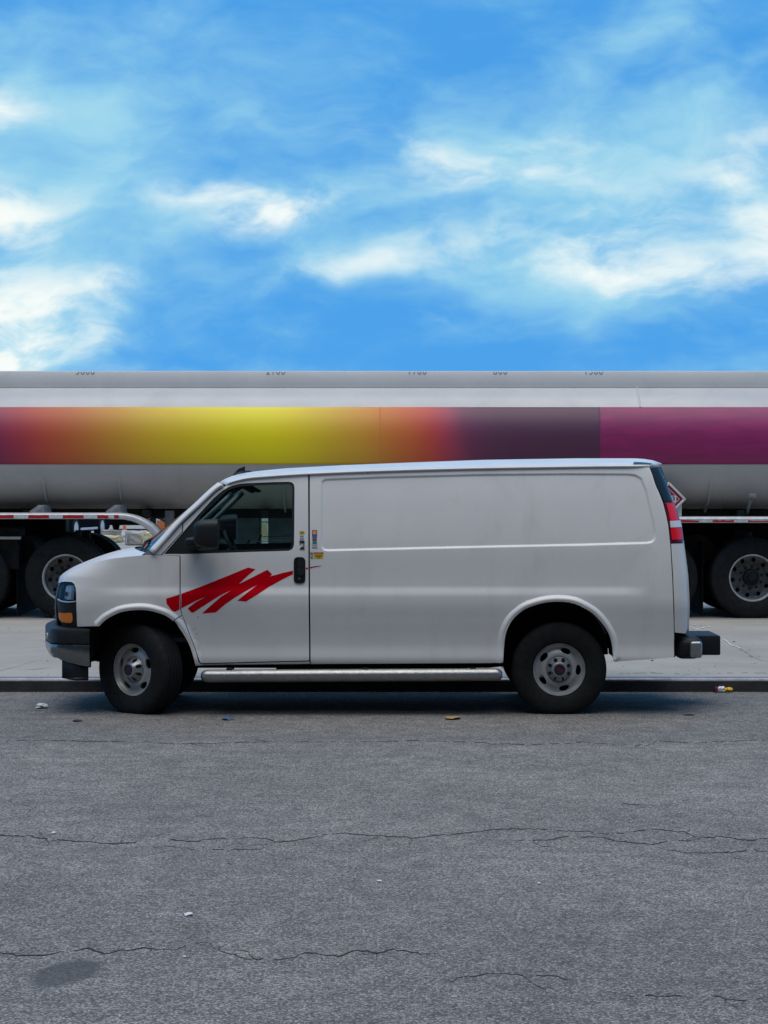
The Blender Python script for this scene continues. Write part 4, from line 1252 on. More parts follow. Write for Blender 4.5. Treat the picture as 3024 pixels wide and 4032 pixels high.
def make_van_wheel(loc, rotz, spin, parent, flat):
    yr = -0.090
    S = disc_sheet(0.206, 0.03, [(0, yr + .028), (0.095, yr + .028), (0.105, yr + .014), (0.125, yr + .012), (0.17, yr + .030), (0.190, yr + .030), (0.200, yr + .018), (0.207, yr + .004)], [slot(spin + 72 * k, 0.158, 0.043, 0.022) for k in range(5)])
    wh = sheet_obj('wheel', S, M['steel_wheel'], None)
    # rolled rim edge and barrel
    rim = lathe_mesh('rim_edge', [(0.203, yr + .012), (0.207, yr + .002), (0.212, yr - .004), (0.219, yr - .004), (0.222, yr + .004), (0.214, yr + .014), (0.205, yr + .03), (0.196, yr + .06), (0.200, 0.05), (0.215, 0.10)], 72)
    kids = [link('rim_edge', rim, M['steel_wheel'])]
    kids.append(link('tyre', tyre_mesh(0.386, 0.212, 0.245, 5, 96, flat), M['rubber']))
    # hub cap with eight lug recesses
    circ = lambda r, n=48: [(r * math.cos(a), r * math.sin(a)) for a in np.linspace(0, 2 * math.pi, n, endpoint=False)]
    lug_h = [[(0.0815 * math.cos(R(45 * k + 22)) + 0.0165 * math.cos(t), 0.0815 * math.sin(R(45 * k + 22)) + 0.0165 * math.sin(t)) for t in np.linspace(0, 2 * math.pi, 14, endpoint=False)] for k in range(8)]
    gcap = hermite([0, .05, .058, .066, .09, .10, .11], [yr - .052, yr - .052, yr - .050, yr - .036, yr - .004, yr + .012, yr + .02])
    S = sheet(circ(0.102), lug_h, lambda x, z: gcap(np.sqrt(np.asarray(x) ** 2 + np.asarray(z) ** 2)), 0.006, 0, 0.012)
    kids.append(sheet_obj('hub_cap', S, M['cap'], None))
    for k in range(8):
        a = R(45 * k + 22)
        me = lathe_mesh('lug_nut', [(0.0, yr - .004), (0.008, yr - .004), (0.010, yr + .0), (0.0105, yr + .03)], 8)
        o = link('lug_nut', me, M['cap_black']); o.location = (0.0815 * math.cos(a), 0, 0.0815 * math.sin(a)); kids.append(o)
    kids.append(link('cap_centre', lathe_mesh('cap_centre', [(0.0, yr - .056), (0.040, yr - .056), (0.0455, yr - .054), (0.047, yr - .048)], 36), M['cap_black']))
    tm_ = text_mesh('GMC', 0.026, 0.0006, 1.0)
    o = link('cap_letters', tm_, M['red_letter']); o.location = (0, yr - 0.0575, 0); o.rotation_euler = (0, R(-spin if rotz == 0 else 78), 0)
    o.rotation_euler = (0, R(35 if rotz == 0 else 82), 0); kids.append(o)
    drum = lathe_mesh('brake_drum', [(0.0, -0.01), (0.125, -0.01), (0.135, 0.0), (0.135, 0.08), (0.0, 0.08)], 32)
    kids.append(link('brake_drum', drum, M['dark']))
    off = Vector(parent['_w'])
    wh.parent = parent; wh.matrix_parent_inverse = Matrix.Translation(-off); wh.location = loc; wh.rotation_euler = (0, 0, rotz); wh['_w'] = list(loc)
    for k in kids: k.parent = wh
    return wh


RZ, FZ = 0.362, 0.356
rx = W(2203, 0, 0.03).x
make_van_wheel((rx, 0.155, RZ), 0, -2, van, RZ)
make_van_wheel((rx, 2 * YC - 0.155, RZ), math.pi, -2, van, RZ)
fx = W(552, 0, 0.16).x
make_van_wheel((fx, 0.185, FZ), R(-38), 20, van, FZ)
make_van_wheel((fx, 2 * YC - 0.185, FZ), math.pi + R(-34), 20, van, FZ)

# ------------------------------------------------------------------ tanker trailer
TY0 = 10.93; TYC = 12.17; GZ = KERB_H
tr = thing('tanker_trailer', 'long grey tanker trailer with yellow to purple painted band behind the van', 'trailer', (0, TYC, GZ))
TZC, TA, TB, TN = 2.35, 1.215, 0.875, 2.25
X0, X1 = -7.4, 7.4


def tank_sec(a, grow=0.0):
    c, s = math.cos(a), math.sin(a)
    return (TYC - math.copysign(abs(c) ** (2 / TN), c) * (TA + grow), TZC + math.copysign(abs(s) ** (2 / TN), s) * (TB + grow))


angs = np.linspace(0, 2 * math.pi, 120, endpoint=False)
rows = []
for x, k in ((X0 - 0.28, 0.0), (X0 - 0.27, .25), (X0 - 0.22, .55), (X0 - .14, .8), (X0 - .05, .95), (X0, 1.0), (X0 / 2, 1.0), (0, 1), (X1 / 2, 1), (X1, 1), (X1 + .05, .95), (X1 + .14, .8), (X1 + .22, .55), (X1 + .27, .25), (X1 + .28, 0)):
    row = []
    for a in list(angs) + [0.0]:
        y, z = tank_sec(a); row.append((x, TYC + (y - TYC) * k, TZC + (z - TZC) * k))
    rows.append(row)
tank = grid_mesh('tank', np.array(rows), M['tank'], tr)


def tank_angle(py):
    aa = np.linspace(-1.4, 1.4, 2000)
    p = []
    for a in aa:
        y, z = tank_sec(a); p.append(HY - (z - CAMZ) / (y - CAMY) * F)
    p = np.array(p)
    k = np.argmax(np.diff(p) > 0) if (np.diff(p) > 0).any() else len(p)
    o = np.argsort(p)
    return float(np.interp(py, p[o], aa[o]))


def band_material():
    m = bpy.data.materials.new('band_paint'); m.use_nodes = True
    t = NT(m.node_tree); p = t.n['Principled BSDF']
    g = t.new('ShaderNodeNewGeometry').outputs['Position']
    n = t.noise(g, 1.1, 4, 0.55)[0]
    s = t.new('ShaderNodeSeparateXYZ'); t.l.new(g, s.inputs[0])
    xx = t.math('ADD', s.outputs[0], t.math('MULTIPLY', t.math('SUBTRACT', n, 0.5), 0.35))
    xx = t.math('ADD', xx, t.math('MULTIPLY', t.math('SUBTRACT', s.outputs[2], TZC), 0.22))
    rp = t.new('ShaderNodeValToRGB'); cr = rp.color_ramp
    mr = t.new('ShaderNodeMapRange'); t.put(mr.inputs['Value'], xx); mr.inputs['From Min'].default_value = -5.5; mr.inputs['From Max'].default_value = 5.5
    t.l.new(mr.outputs[0], rp.inputs[0])
    k = 1.35
    stops = [(-300, (80, 36, 80)), (-60, (100, 40, 82)), (40, (142, 46, 66)), (160, (172, 62, 50)), (330, (178, 98, 46)), (500, (188, 132, 42)), (650, (200, 162, 36)), (800, (208, 180, 28)), (1000, (226, 200, 20)), (1150, (220, 192, 24)),
             (1300, (202, 164, 40)), (1450, (198, 136, 48)), (1580, (194, 100, 48)), (1700, (186, 64, 52)), (1785, (150, 58, 78)), (1860, (98, 50, 74)), (2000, (82, 47, 66)), (2700, (78, 44, 63))]
    st = []
    for px, c in stops:
        x = (px - CX) / F * 29.5; lin = tuple(min(0.95, v * k) for v in srgb(*c)); st.append(((x + 5.5) / 11.0, lin))
    while len(cr.elements) < len(st): cr.elements.new(0.5)
    for e, (q, c) in zip(cr.elements, st): e.position = min(1, max(0, q)); e.color = (*c, 1)
    cr.interpolation = 'B_SPLINE'
    # right-hand sheet: a redder purple with brushy variation, starting at a straight joint
    jx = (2362 - CX) / F * 29.5
    mp = t.new('ShaderNodeMapping'); mp.inputs['Scale'].default_value = (0.8, 1, 5); t.l.new(g, mp.inputs['Vector'])
    pur = t.mix(t.smooth(t.noise(mp.outputs[0], 2.2, 5, 0.6, 0.5)[0], 0.35, 0.7), tuple(v * k for v in srgb(122, 36, 78)), tuple(v * k for v in srgb(138, 37, 86)))
    col = t.mix(t.math('GREATER_THAN', s.outputs[0], jx), rp.outputs[0], pur)
    t.l.new(col, p.inputs['Base Color'])
    p.inputs['Roughness'].default_value = 0.42; p.inputs['Specular IOR Level'].default_value = 0.4
    return m


M['band'] = band_material()
a_top, a_bot = tank_angle(1604), tank_angle(1828)
P = []
for x in np.linspace(X0, X1, 60):
    P.append([(x, *tank_sec(a, 0.004)) for a in np.linspace(a_bot, a_top, 26)])
grid_mesh('painted_band', np.array(P), M['band'], tank, thick=0.003)
P = np.array(P); Pm = P.copy(); Pm[:, :, 1] = 2 * TYC - Pm[:, :, 1]
grid_mesh('painted_band', Pm, M['band'], tank, thick=0.003, flip=True)
for px, a0, a1 in ((702, -1.5, a_bot - 0.01), (1497, a_bot, a_top), (2362, a_bot, a_top), (2870, -1.5, a_bot - 0.01), (-330, -1.5, 1.45), (2525, a_top, 1.3)):
    x = (px - CX) / F * 29.5
    g0 = 0.0065 if a1 > a_bot else 0.002
    aa = np.linspace(a0, a1, 24)
    P = np.array([[(x + d, *tank_sec(a, g)) for a in aa] for d, g in ((-.010, g0 - .003), (-.006, g0 + .002), (.006, g0 + .002), (.010, g0 - .003))])
    grid_mesh('weld_seam', P, M['band'] if (a0 == a_bot and a1 == a_top) else M['tank'], tank)
# top rollover rail plates with the capacity numbers
RY = 11.55
zrt, zrb = W(0, 1460, RY).z, W(0, 1517, RY).z
for y, s in ((RY, 1), (2 * TYC - RY, -1)):
    bm = bmesh.new(); pr = [(0.05, zrt), (0.010, zrt - 0.004), (0.0, zrt - 0.016), (-0.035, zrb + 0.01), (-0.045, zrb - 0.03), (0.10, zrb - 0.06), (0.10, zrt)]
    prev = None
    for x in np.linspace(X0 + 0.2, X1 - 0.2, 30):
        cur = [bm.verts.new((x, y + s * a, b)) for a, b in pr]
        if prev:
            for k in range(len(pr)): bm.faces.new((prev[k], prev[(k + 1) % len(pr)], cur[(k + 1) % len(pr)], cur[k]))
        else: bm.faces.new(cur)
        prev = cur
    bm.faces.new(prev[::-1])
    rl = from_bm('rollover_rail', bm, M['tank'], tank, smooth=True)
    if s > 0: rail = rl
for px, txt in ((335, '3000'), (1085, '2100'), (1642, '1700'), (1970, '800'), (2337, '1500')):
    for k, ch in enumerate(txt):
        me = text_mesh(ch, 0.115, 0.001)
        bm = bmesh.new(); bm.from_mesh(me)
        bmesh.ops.bisect_plane(bm, geom=bm.verts[:] + bm.edges[:] + bm.faces[:], plane_co=(0, 0, -0.002), plane_no=(0, 0, 1), clear_outer=True)   # the figures run over the top edge
        bm.to_mesh(me); bm.free()
        q = W(px, 0, RY - 0.01)
        link('capacity_figure', me, M['figure_grey'], tank, (q.x + (k - (len(txt) - 1) / 2) * 0.066, RY - 0.008, zrt - 0.012))

# chassis, axles, tyres
bm = bmesh.new()
for y in (TYC - 0.45, TYC + 0.45): add_rbox(bm, (0, y, 1.46), (13.4, 0.10, 0.12), 0.01, 1)
for x in np.arange(-6.2, 6.3, 1.55): add_rbox(bm, (x, TYC, 1.46), (0.10, 1.9, 0.10), 0.01, 1)
from_bm('chassis', bm, M['frame'], tr)
wl = [(258 - CX) / F * 29.43, (-132 - CX) / F * 29.43]; wr = [(2965 - CX) / F * 29.43, (2587 - CX) / F * 29.43]
for xa in wl + wr:
    bm = bmesh.new(); add_tube(bm, [(xa, TY0 + 0.15, GZ + 0.52), (xa, 2 * TYC - TY0 - 0.15, GZ + 0.52)], 0.07, 12)
    for y in (TY0 + 0.75, 2 * TYC - TY0 - 0.75):
        add_rbox(bm, (xa, y, GZ + 0.80), (0.28, 0.10, 0.35), 0.01, 1); add_tube(bm, [(xa, y, GZ + 0.6), (xa, y, GZ + 1.1)], 0.11, 12); add_rbox(bm, (xa + .3, y, GZ + 0.72), (0.7, 0.08, 0.10), 0.01, 1)
    from_bm('axle', bm, M['frame'], tr)
t_tyre = tyre_mesh(0.532, 0.300, 0.27, 5, 72, 0.520)
t_rim = lathe_mesh('rim_edge', [(0.281, -0.07), (0.284, -0.112), (0.292, -0.122), (0.304, -0.122), (0.308, -0.114), (0.300, -0.104), (0.288, 0.10)], 64)
S_disc = disc_sheet(0.283, 0.0, [(0, .05), (0.10, .05), (0.17, .052), (0.20, .066), (0.255, .072), (0.284, .045)], [[(0.233 * math.cos(R(36 * k + 8)) + 0.029 * math.cos(t), 0.233 * math.sin(R(36 * k + 8)) + 0.029 * math.sin(t)) for t in np.linspace(0, 2 * math.pi, 14, endpoint=False)] for k in range(10)], 0.02)
t_hub = lathe_mesh('hub', [(0.0, -0.075), (0.040, -0.075), (0.048, -0.068), (0.052, -0.02), (0.095, -0.01), (0.105, 0.0), (0.11, 0.06)], 28)
t_lug = lathe_mesh('lug_nut', [(0.0, 0.005), (0.014, 0.005), (0.017, 0.010), (0.017, 0.06)], 8)


def add_mat(me, m):
    me.materials.append(m); return me


add_mat(t_tyre, M['rubber']); add_mat(t_rim, M['truck_rim']); add_mat(t_hub, M['frame']); add_mat(t_lug, M['frame'])


def truck_wheel(x, y, face, detail=True):
    off = Vector(tr['_w'])
    if detail: wh = sheet_obj('wheel', S_disc, M['truck_disc'], None)
    else:
        wh = link('wheel', lathe_mesh('wheel', [(0.0, 0.05), (0.28, 0.05)], 32), M['truck_disc'])
    wh.parent = tr; wh.matrix_parent_inverse = Matrix.Translation(-off); wh.location = (x, y, GZ + 0.520); wh.rotation_euler = (0, 0, 0 if face < 0 else math.pi)
    ks = [('tyre', t_tyre), ('rim_edge', t_rim)]
    if detail: ks += [('hub', t_hub)]
    for nm, me in ks: k = link(nm, me); k.parent = wh
    if detail:
        for i in range(10):
            k = link('lug_nut', t_lug); k.location = (0.143 * math.cos(R(36 * i + 12)), 0, 0.143 * math.sin(R(36 * i + 12))); k.parent = wh
    return wh


for xa in wl + wr:
    truck_wheel(xa, TY0 + 0.14, -1); truck_wheel(xa, TY0 + 0.46, -1, False)
    truck_wheel(xa, 2 * TYC - TY0 - 0.46, 1, False); truck_wheel(xa, 2 * TYC - TY0 - 0.14, 1, True)


# fenders with rolled edge and reflective tape
def fender_path(xa, xb, z, r=0.42):
    pts = []
    for k in range(9):
        a = R(200 - 110 * k / 8); pts.append((xa + r + math.cos(a) * r * 1.25, z - r + math.sin(a) * r))
    pts = [(x, zz_) for x, zz_ in pts if x < xa + r]
    pts += [(x, z) for x in np.linspace(xa + r, xb - r, 12)]
    for k in range(1, 12):
        a = R(90 - 100 * k / 11); pts.append((xb - r + math.cos(a) * r * 1.25, z - r + math.sin(a) * r))
    return pts


tapes = []
for (xa, xb, zt, tape) in ((wl[1] - 0.75, (628 - CX) / F * 29.2 - 0.045, W(0, 2023, 10.72).z, True), (wr[1] - 0.75, wr[0] + 0.95, W(0, 2038, 10.72).z, True)):
    pth = np.array(fender_path(xa, xb, zt, 0.5))
    d = np.gradient(pth, axis=0); d /= np.linalg.norm(d, axis=1)[:, None]; n = np.stack([-d[:, 1], d[:, 0]], 1)
    if n[len(n) // 2, 1] < 0: n = -n
    for s in (1, -1):
        P = []
        for (x, z), nn in zip(pth, n):
            row = []
            for y, o in ((10.73, -0.068), (10.722, -0.064), (10.72, -0.010), (10.73, 0.0), (10.78, 0.006), (10.83, 0.0), (10.88, 0.012), (10.95, 0.012), (11.0, 0.0), (11.35, 0.0)):
                oo = o * (1 + 0.9 * (1 - abs(nn[1]))) if o < -0.03 else o
                row.append((x + nn[0] * oo, y if s > 0 else 2 * TYC - y, z + nn[1] * oo))
            P.append(row)
        fo = grid_mesh('wheel_fender', np.array(P), M['fender'], tr, thick=0.006, flip=(s < 0))
        if s > 0: tapes.append((fo, zt))
# tape segments (photo px): left fender and right fender
for k, (fo, zt) in enumerate(tapes):
    y = 10.714
    if k == 0:
        segs = [(-170, -57, 'tape_white'), (-57, 54, 'tape_red'), (54, 111, 'tape_white'), (111, 193, 'tape_red'), (193, 247, 'tape_white'), (247, 329, 'tape_red'), (329, 383, 'tape_white'), (383, 427, 'tape_red'), (427, 449, 'tape_white'), (449, 467, 'tape_red')]
    else:
        segs = [(2560, 2620, 'tape_white'), (2620, 2752, 'tape_red'), (2752, 2806, 'tape_white'), (2806, 2890, 'tape_red'), (2890, 2945, 'tape_white'), (2945, 3060, 'tape_red'), (3060, 3120, 'tape_white')]
    for a, b, mn in segs:
        xa, xb = W(a, 0, y).x, W(b, 0, y).x
        z1, z0 = zt - 0.014, zt - 0.060
        if k == 1: z1 = zt - 0.026
        pts = []
        nseg = 6
        for i in range(nseg + 1): pts.append((xa + (xb - xa) * i / nseg, y - 0.0005, z0 + random.uniform(0, .003)))
        for i in range(nseg, -1, -1): pts.append((xa + (xb - xa) * i / nseg, y - 0.0005, z1 - random.uniform(0, .006 if k == 0 else .02)))
        me = bpy.data.meshes.new('reflective_tape'); me.from_pydata(pts + [(p[0], p[1] + 0.004, p[2]) for p in pts], [], [tuple(range(len(pts)))] + [(i, len(pts) + i, len(pts) + (i + 1) % len(pts), (i + 1) % len(pts)) for i in range(len(pts))])
        link('reflective_tape', me, M[mn], fo)

# cradle ribs and brackets below the tank
for px in (150, 450, -160, 2795, 1100, 1700, 2250):
    x = (px - CX) / F * 29.4
    aa = np.linspace(-1.5, -0.42, 18)
    bm = bmesh.new(); prev = None
    for i, a in enumerate(aa):
        g1 = 0.05 * (1 - (i / 17.0) ** 2) + 0.004
        y0, z0 = tank_sec(a, -0.01); y1, z1 = tank_sec(a, g1)
        cur = [bm.verts.new((x + 0.03, y0, z0)), bm.verts.new((x + 0.03, y1, z1)), bm.verts.new((x + 0.055, y1, z1)), bm.verts.new((x + 0.055, y0, z0))]
        if prev:
            for k in range(4): bm.faces.new((prev[k], prev[(k + 1) % 4], cur[(k + 1) % 4], cur[k]))
        prev = cur
    from_bm('cradle_rib', bm, M['tank'], tr)
    if px < 600:
        q = [W(px - 34, 2013, 10.95), W(px + 2, 1988, 11.0), W(px + 20, 1992, 11.0), W(px + 28, 2024, 11.0), W(px - 26, 2024, 10.95)]
        bm = bmesh.new()
        fr = [bm.verts.new(p) for p in q]; bk = [bm.verts.new(p + Vector((0.05, 0.28, 0.0))) for p in q]
        bm.faces.new(fr); bm.faces.new(bk[::-1])
        for k in range(5): bm.faces.new((fr[k], bk[k], bk[(k + 1) % 5], fr[(k + 1) % 5]))
        from_bm('fender_bracket', bm, M['bracket'], tr)
# outlet pipe elbow, vertical post, bars
tube('drain_pipe', [W(2962, 1951, 11.02), W(2960, 1965, 11.02), W(2950, 1990, 11.1), W(2942, 2022, 11.3)], [0.020, 0.022, 0.018, 0.018], M['bracket'], tr)
rbox('pipe_cap', tuple(W(2963, 1953, 11.0)), (0.09, 0.06, 0.06), M['bracket'], tr, 0.015, 2)
bm = bmesh.new(); add_rbox(bm, tuple(W(668, 2062, 11.4)), (0.12, 0.12, 0.34), 0.01, 1); from_bm('support_post', bm, M['truck_disc'], tr)
bm = bmesh.new()
p = W(-60, 2118, 11.0); q = W(82, 2116, 11.0)
add_rbox(bm, ((p.x + q.x) / 2, 11.0, p.z), (q.x - p.x, 0.06, 0.036), 0.006, 1); from_bm('side_bar', bm, M['fender'], tr)
# black equipment below: air tanks, tool box, mud flaps
bm = bmesh.new(); add_rbox(bm, ((-60 - CX) / F * 29.6, 11.35, 1.02), (0.9, 0.5, 0.55), 0.03, 2); from_bm('tool_box', bm, M['frame'], tr)
for xa, xb in ((wr[1] - 0.9, wr[0] + 1.1), (wl[1] - 1.0, (255 - CX) / F * 31.0)):
    bm = bmesh.new(); add_rbox(bm, ((xa + xb) / 2, TYC + 0.62, 1.12), (xb - xa, 0.36, 0.60), 0.03, 2); from_bm('hose_trough', bm, M['frame'], tr)
for x, zc in ((wr[0] - 0.62, 0.90), (wl[1] + 0.62, 0.90)):
    bm = bmesh.new(); add_tube(bm, [(x, TYC - 0.75, zc + 0.1), (x, TYC + 0.75, zc + 0.1)], 0.19, 16); from_bm('air_tank', bm, M['frame'], tr, smooth=True)
    bm = bmesh.new(); add_rbox(bm, (x, TYC, 0.62), (0.012, 2.1, 0.95), 0.003, 1); from_bm('mud_flap', bm, M['rubber'], tr)
for x in (wl[1] - 0.75, wr[0] + 0.72):
    bm = bmesh.new(); add_rbox(bm, (x, TYC, 0.65), (0.012, 2.3, 0.9), 0.003, 1); from_bm('mud_flap', bm, M['rubber'], tr)
for pa, pb in ((700, 1022), (1056, 1330)):          # black equipment cabinets under the middle of the tank
    xa, xb = (pa - CX) / F * 30.2, (pb - CX) / F * 30.2
    bm = bmesh.new(); add_rbox(bm, ((xa + xb) / 2, 11.95, 1.02), (xb - xa, 0.55, 0.86), 0.02, 2)
    cb = from_bm('equipment_cabinet', bm, M['cabinet'], tr, smooth=True)
    rbox('cabinet_handle', ((xa + xb) / 2, 11.665, 1.1), (0.14, 0.025, 0.03), M['bracket'], cb, 0.006, 1)
# landing legs and piping under the middle (seen only from the side)
for y in (TYC - 0.7, TYC + 0.7):
    bm = bmesh.new(); add_rbox(bm, (1.6, y, 0.86), (0.13, 0.13, 1.0), 0.01, 1); add_rbox(bm, (1.6, y, GZ + 0.20), (0.10, 0.10, 0.4), 0.005, 1); add_rbox(bm, (1.6, y, GZ + 0.015), (0.26, 0.26, 0.03), 0.005, 1)
    from_bm('landing_leg', bm, M['frame'], tr)
# hazard placard in its white holder
pc = W(2634, 1965, 10.86); hd = 0.222
bm = bmesh.new()
def diamond(bm, c, h, y0, y1, x=0):
    fr = [bm.verts.new((c.x + a * h, y0, c.z + b * h)) for a, b in ((0, 1), (1, 0), (0, -1), (-1, 0))]
    bk = [bm.verts.new((v.co.x, y1, v.co.z)) for v in fr]
    bm.faces.new(fr); bm.faces.new(bk[::-1])
    for k in range(4): bm.faces.new((fr[k], bk[k], bk[(k + 1) % 4], fr[(k + 1) % 4]))
diamond(bm, pc, hd, 10.872, 10.89)
for k in range(4):
    a = R(45 + 90 * k); n0 = Vector((math.cos(a), 0, math.sin(a))); t0 = Vector((-math.sin(a), 0, math.cos(a)))
    c = pc + n0 * (hd / math.sqrt(2) - 0.014)
    add_rbox(bm, (c.x, 10.864, c.z), (hd * math.sqrt(2) - 0.01, 0.03, 0.028), 0.006, 2, Matrix.Rotation(-(a + R(90)), 3, 'Y'))
ph = from_bm('placard_holder', bm, M['frame_white'], tr, smooth=True)
bm = bmesh.new(); diamond(bm, pc, hd - 0.042, 10.866, 10.871); link_pl = from_bm('placard', bm, M['placard'], ph)
bm = bmesh.new()
for k in range(4):
    a = R(45 + 90 * k); c = pc + Vector((math.cos(a), 0, math.sin(a))) * 0.095
    add_rbox(bm, (c.x, 10.8645, c.z), (0.19, 0.002, 0.006), 0, 1, Matrix.Rotation(-(a + R(90)), 3, 'Y'))
from_bm('placard_border', bm, M['st_white'], ph)
rbox('number_panel', (pc.x - 0.005, 10.8635, pc.z), (0.20, 0.003, 0.088), M['st_white'], ph, 0)
link('placard_number', text_mesh('1203', 0.085, 0.0005, 1.0, 0.002), M['st_black'], ph, (pc.x - 0.005, 10.8615, pc.z))
rbox('placard_post', (W(2675, 0, 10.9).x - 0.03, 10.93, (W(0, 1985, 10.9).z + W(0, 2040, 10.9).z) / 2), (0.12, 0.05, 0.22), M['frame_white'], tr, 0.004, 1)


# ------------------------------------------------------------------ things far behind the trailer
def car(name, label, loc, heading, paint, L=4.5, Wd=1.8, H=1.45, suv=False):
    root = thing(name, label, 'car', loc)
    rot = Matrix.Rotation(heading, 4, 'Z')
    def fix(o): o.matrix_parent_inverse = Matrix(); o.matrix_local = rot; return o
    h = L / 2
    side = [(-h, .35), (-h, .72), (-h + .05, .92 if not suv else 1.0), (-h + (.75 if not suv else .15), .98 if not suv else 1.05), (-h + (1.15 if not suv else .45), H - .02), (0.1, H), (0.65, H - .08), (1.25, .98), (h - .15, .82), (h, .62), (h, .30), (h - .2, .22), (-h + .2, .22)]
    bm = bmesh.new(); rows_ = []
    for t, k in ((-1, .90), (-.96, .97), (-.8, 1), (.8, 1), (.96, .97), (1, .90)):
        rows_.append([bm.verts.new((x * (k * .04 + .96), t * Wd / 2 * (1 if z < 1.0 else 0.84), .22 + (z - .22) * (k * .1 + .9))) for x, z in side])
    for r0, r1 in zip(rows_, rows_[1:]):
        for k in range(len(side)): bm.faces.new((r0[k], r0[(k + 1) % len(side)], r1[(k + 1) % len(side)], r1[k]))
    bm.faces.new(rows_[0]); bm.faces.new(rows_[-1][::-1])
    fix(from_bm('body', bm, paint, root, smooth=True))
    zb_, zt_ = 1.02, H - 0.10
    for s in (1, -1):
        bm = bmesh.new(); q = [(-h + (1.2 if not suv else .5), zb_), (-h + (1.4 if not suv else .62), zt_), (0.55, zt_), (1.05, zb_)]
        v = [bm.verts.new((x, s * (Wd / 2 * .845 + .012), z)) for x, z in q]; bm.faces.new(v)
        fix(from_bm('side_window', bm, M['gloss_black'], root))
        fix(rbox('tail_lamp', (-h - .005, s * (Wd / 2 - .26), .80), (.05, .34, .14), M['tail_red'], root, .01, 1))
        fix(rbox('rear_reflector', (-h - .005, s * (Wd / 2 - .22), .42), (.04, .2, .06), M['tail_red'], root, .005, 1))
        fix(rbox('sill', (0, s * (Wd / 2 + .005), .30), (1.7, .05, .07), M['frame_white'], root, .005, 1))
        for x in (-1.35, 1.35):
            wme = lathe_mesh('wheel', [(0.0, -.10), (.06, -.105), (.10, -.085), (.20, -.09), (.22, -.10), (.225, .05)], 24)
            w_ = fix(link('wheel', wme, M['frame_white'], root)); w_.matrix_local = rot @ Matrix.Translation((x, s * (Wd / 2 - .07), .325)) @ Matrix.Rotation(0 if s < 0 else math.pi, 4, 'Z')
            ty = link('tyre', lathe_mesh('tyre', [(.215, -.10), (.26, -.115), (.31, -.10), (.325, -.08), (.325, .08), (.31, .10), (.22, .1)], 28), M['rubber']); ty.parent = w_
            ty.matrix_parent_inverse = Matrix()
    fix(rbox('rear_bumper', (-h - .02, 0, .52), (.10, Wd * .95, .20), M['chrome'] if suv else paint, root, .03, 2))
    fix(rbox('number_plate', (-h - .08, 0, .62 if suv else .70), (.02, .34, .16), M['st_white'], root, .003, 1))
    return root


M['dark_paint'] = mat('dark_car_paint', (0.006, 0.007, 0.009), 0.9, spec=0.02)
M['dark_paint2'] = mat('dark_suv_paint', (0.012, 0.010, 0.009), 0.9, spec=0.02)
g1 = Vector((-10.05, 52.6, GZ))
car('parked_car', 'dark sedan with silver wheels seen far off beneath the tanker trailer', tuple(g1), R(80), M['dark_paint'])
car('parked_car', 'dark SUV with chrome bumper parked beyond the traffic cone', (-9.0, 64.0, GZ), R(88), M['dark_paint2'], 4.6, 1.9, 1.75, True)
# traffic cone
cp = ground(490, 2131, GZ)
cone = thing('traffic_cone', 'orange and white traffic cone standing by concrete blocks beneath the trailer', 'cone', tuple(cp))
M['cone_orange'] = mat('cone_orange', (0.62, 0.14, 0.03), 0.6, var=0.1, vscale=12); M['cone_white'] = mat('cone_white', (0.66, 0.64, 0.60), 0.6)
for nm, z0, z1, r0, r1, mn in (('cone_base', 0.035, 0.12, .135, .118, 'cone_white'), ('cone_band', 0.12, 0.17, .118, .108, 'cone_orange'), ('cone_band', 0.17, 0.33, .108, .07, 'cone_white'), ('cone_tip', 0.33, 0.48, .07, .03, 'cone_orange')):
    bm = bmesh.new(); add_tube(bm, [(cp.x, cp.y, GZ + z0), (cp.x, cp.y, GZ + z1)], [r0, r1], 20); from_bm(nm, bm, M[mn], cone, smooth=True)
rbox('cone_foot', (cp.x, cp.y, GZ + 0.018), (0.36, 0.36, 0.036), M['cone_orange'], cone, 0.01, 1)
# concrete blocks
M['block'] = mat('rough_block', (0.42, 0.37, 0.33), 0.9, var=0.3, vscale=3.5, bump=0.6, bscale=8)
M['block_sunlit'] = mat('sunlit_block', (0.66, 0.52, 0.30), 0.85, var=0.15, vscale=3)  # warm tone stands in for sunlight on the far blocks


def block(name, label, px, py, D, s, m, rz=0.0, seed=1):
    p = ground(px, py, GZ); rnd = random.Random(seed)
    bm = bmesh.new(); add_rbox(bm, (0, 0, s[2] / 2), s, 0.05, 2)
    bmesh.ops.subdivide_edges(bm, edges=bm.edges[:], cuts=2, use_grid_fill=True)
    for v in bm.verts:
        if v.co.z > 0.02: v.co += Vector((rnd.gauss(0, .012), rnd.gauss(0, .012), rnd.gauss(0, .014)))
    o = from_bm(name, bm, m, None, (p.x, p.y, GZ)); o.rotation_euler = (0, 0, rz)
    return tag(o, label, 'block')


block('concrete_block', 'rough grey-brown concrete block right of the traffic cone', 540, 2146, 0, (0.60, 0.8, 0.38), M['block'], 0.2, 2)
block('concrete_block', 'low concrete block coloured sunlit cream left of the traffic cone', 420, 2136, 0, (0.85, 0.6, 0.20), M['block_sunlit'], -0.15, 3)
block('concrete_block', 'long pale concrete block lying behind the traffic cone', 480, 2116, 0, (1.3, 0.8, 0.22), M['block'], 0.1, 5)
block('concrete_block', 'concrete block coloured sunlit tan at the far right end of the block row', 590, 2148, 0, (0.34, 0.6, 0.36), M['block_sunlit'], 0.0, 8)
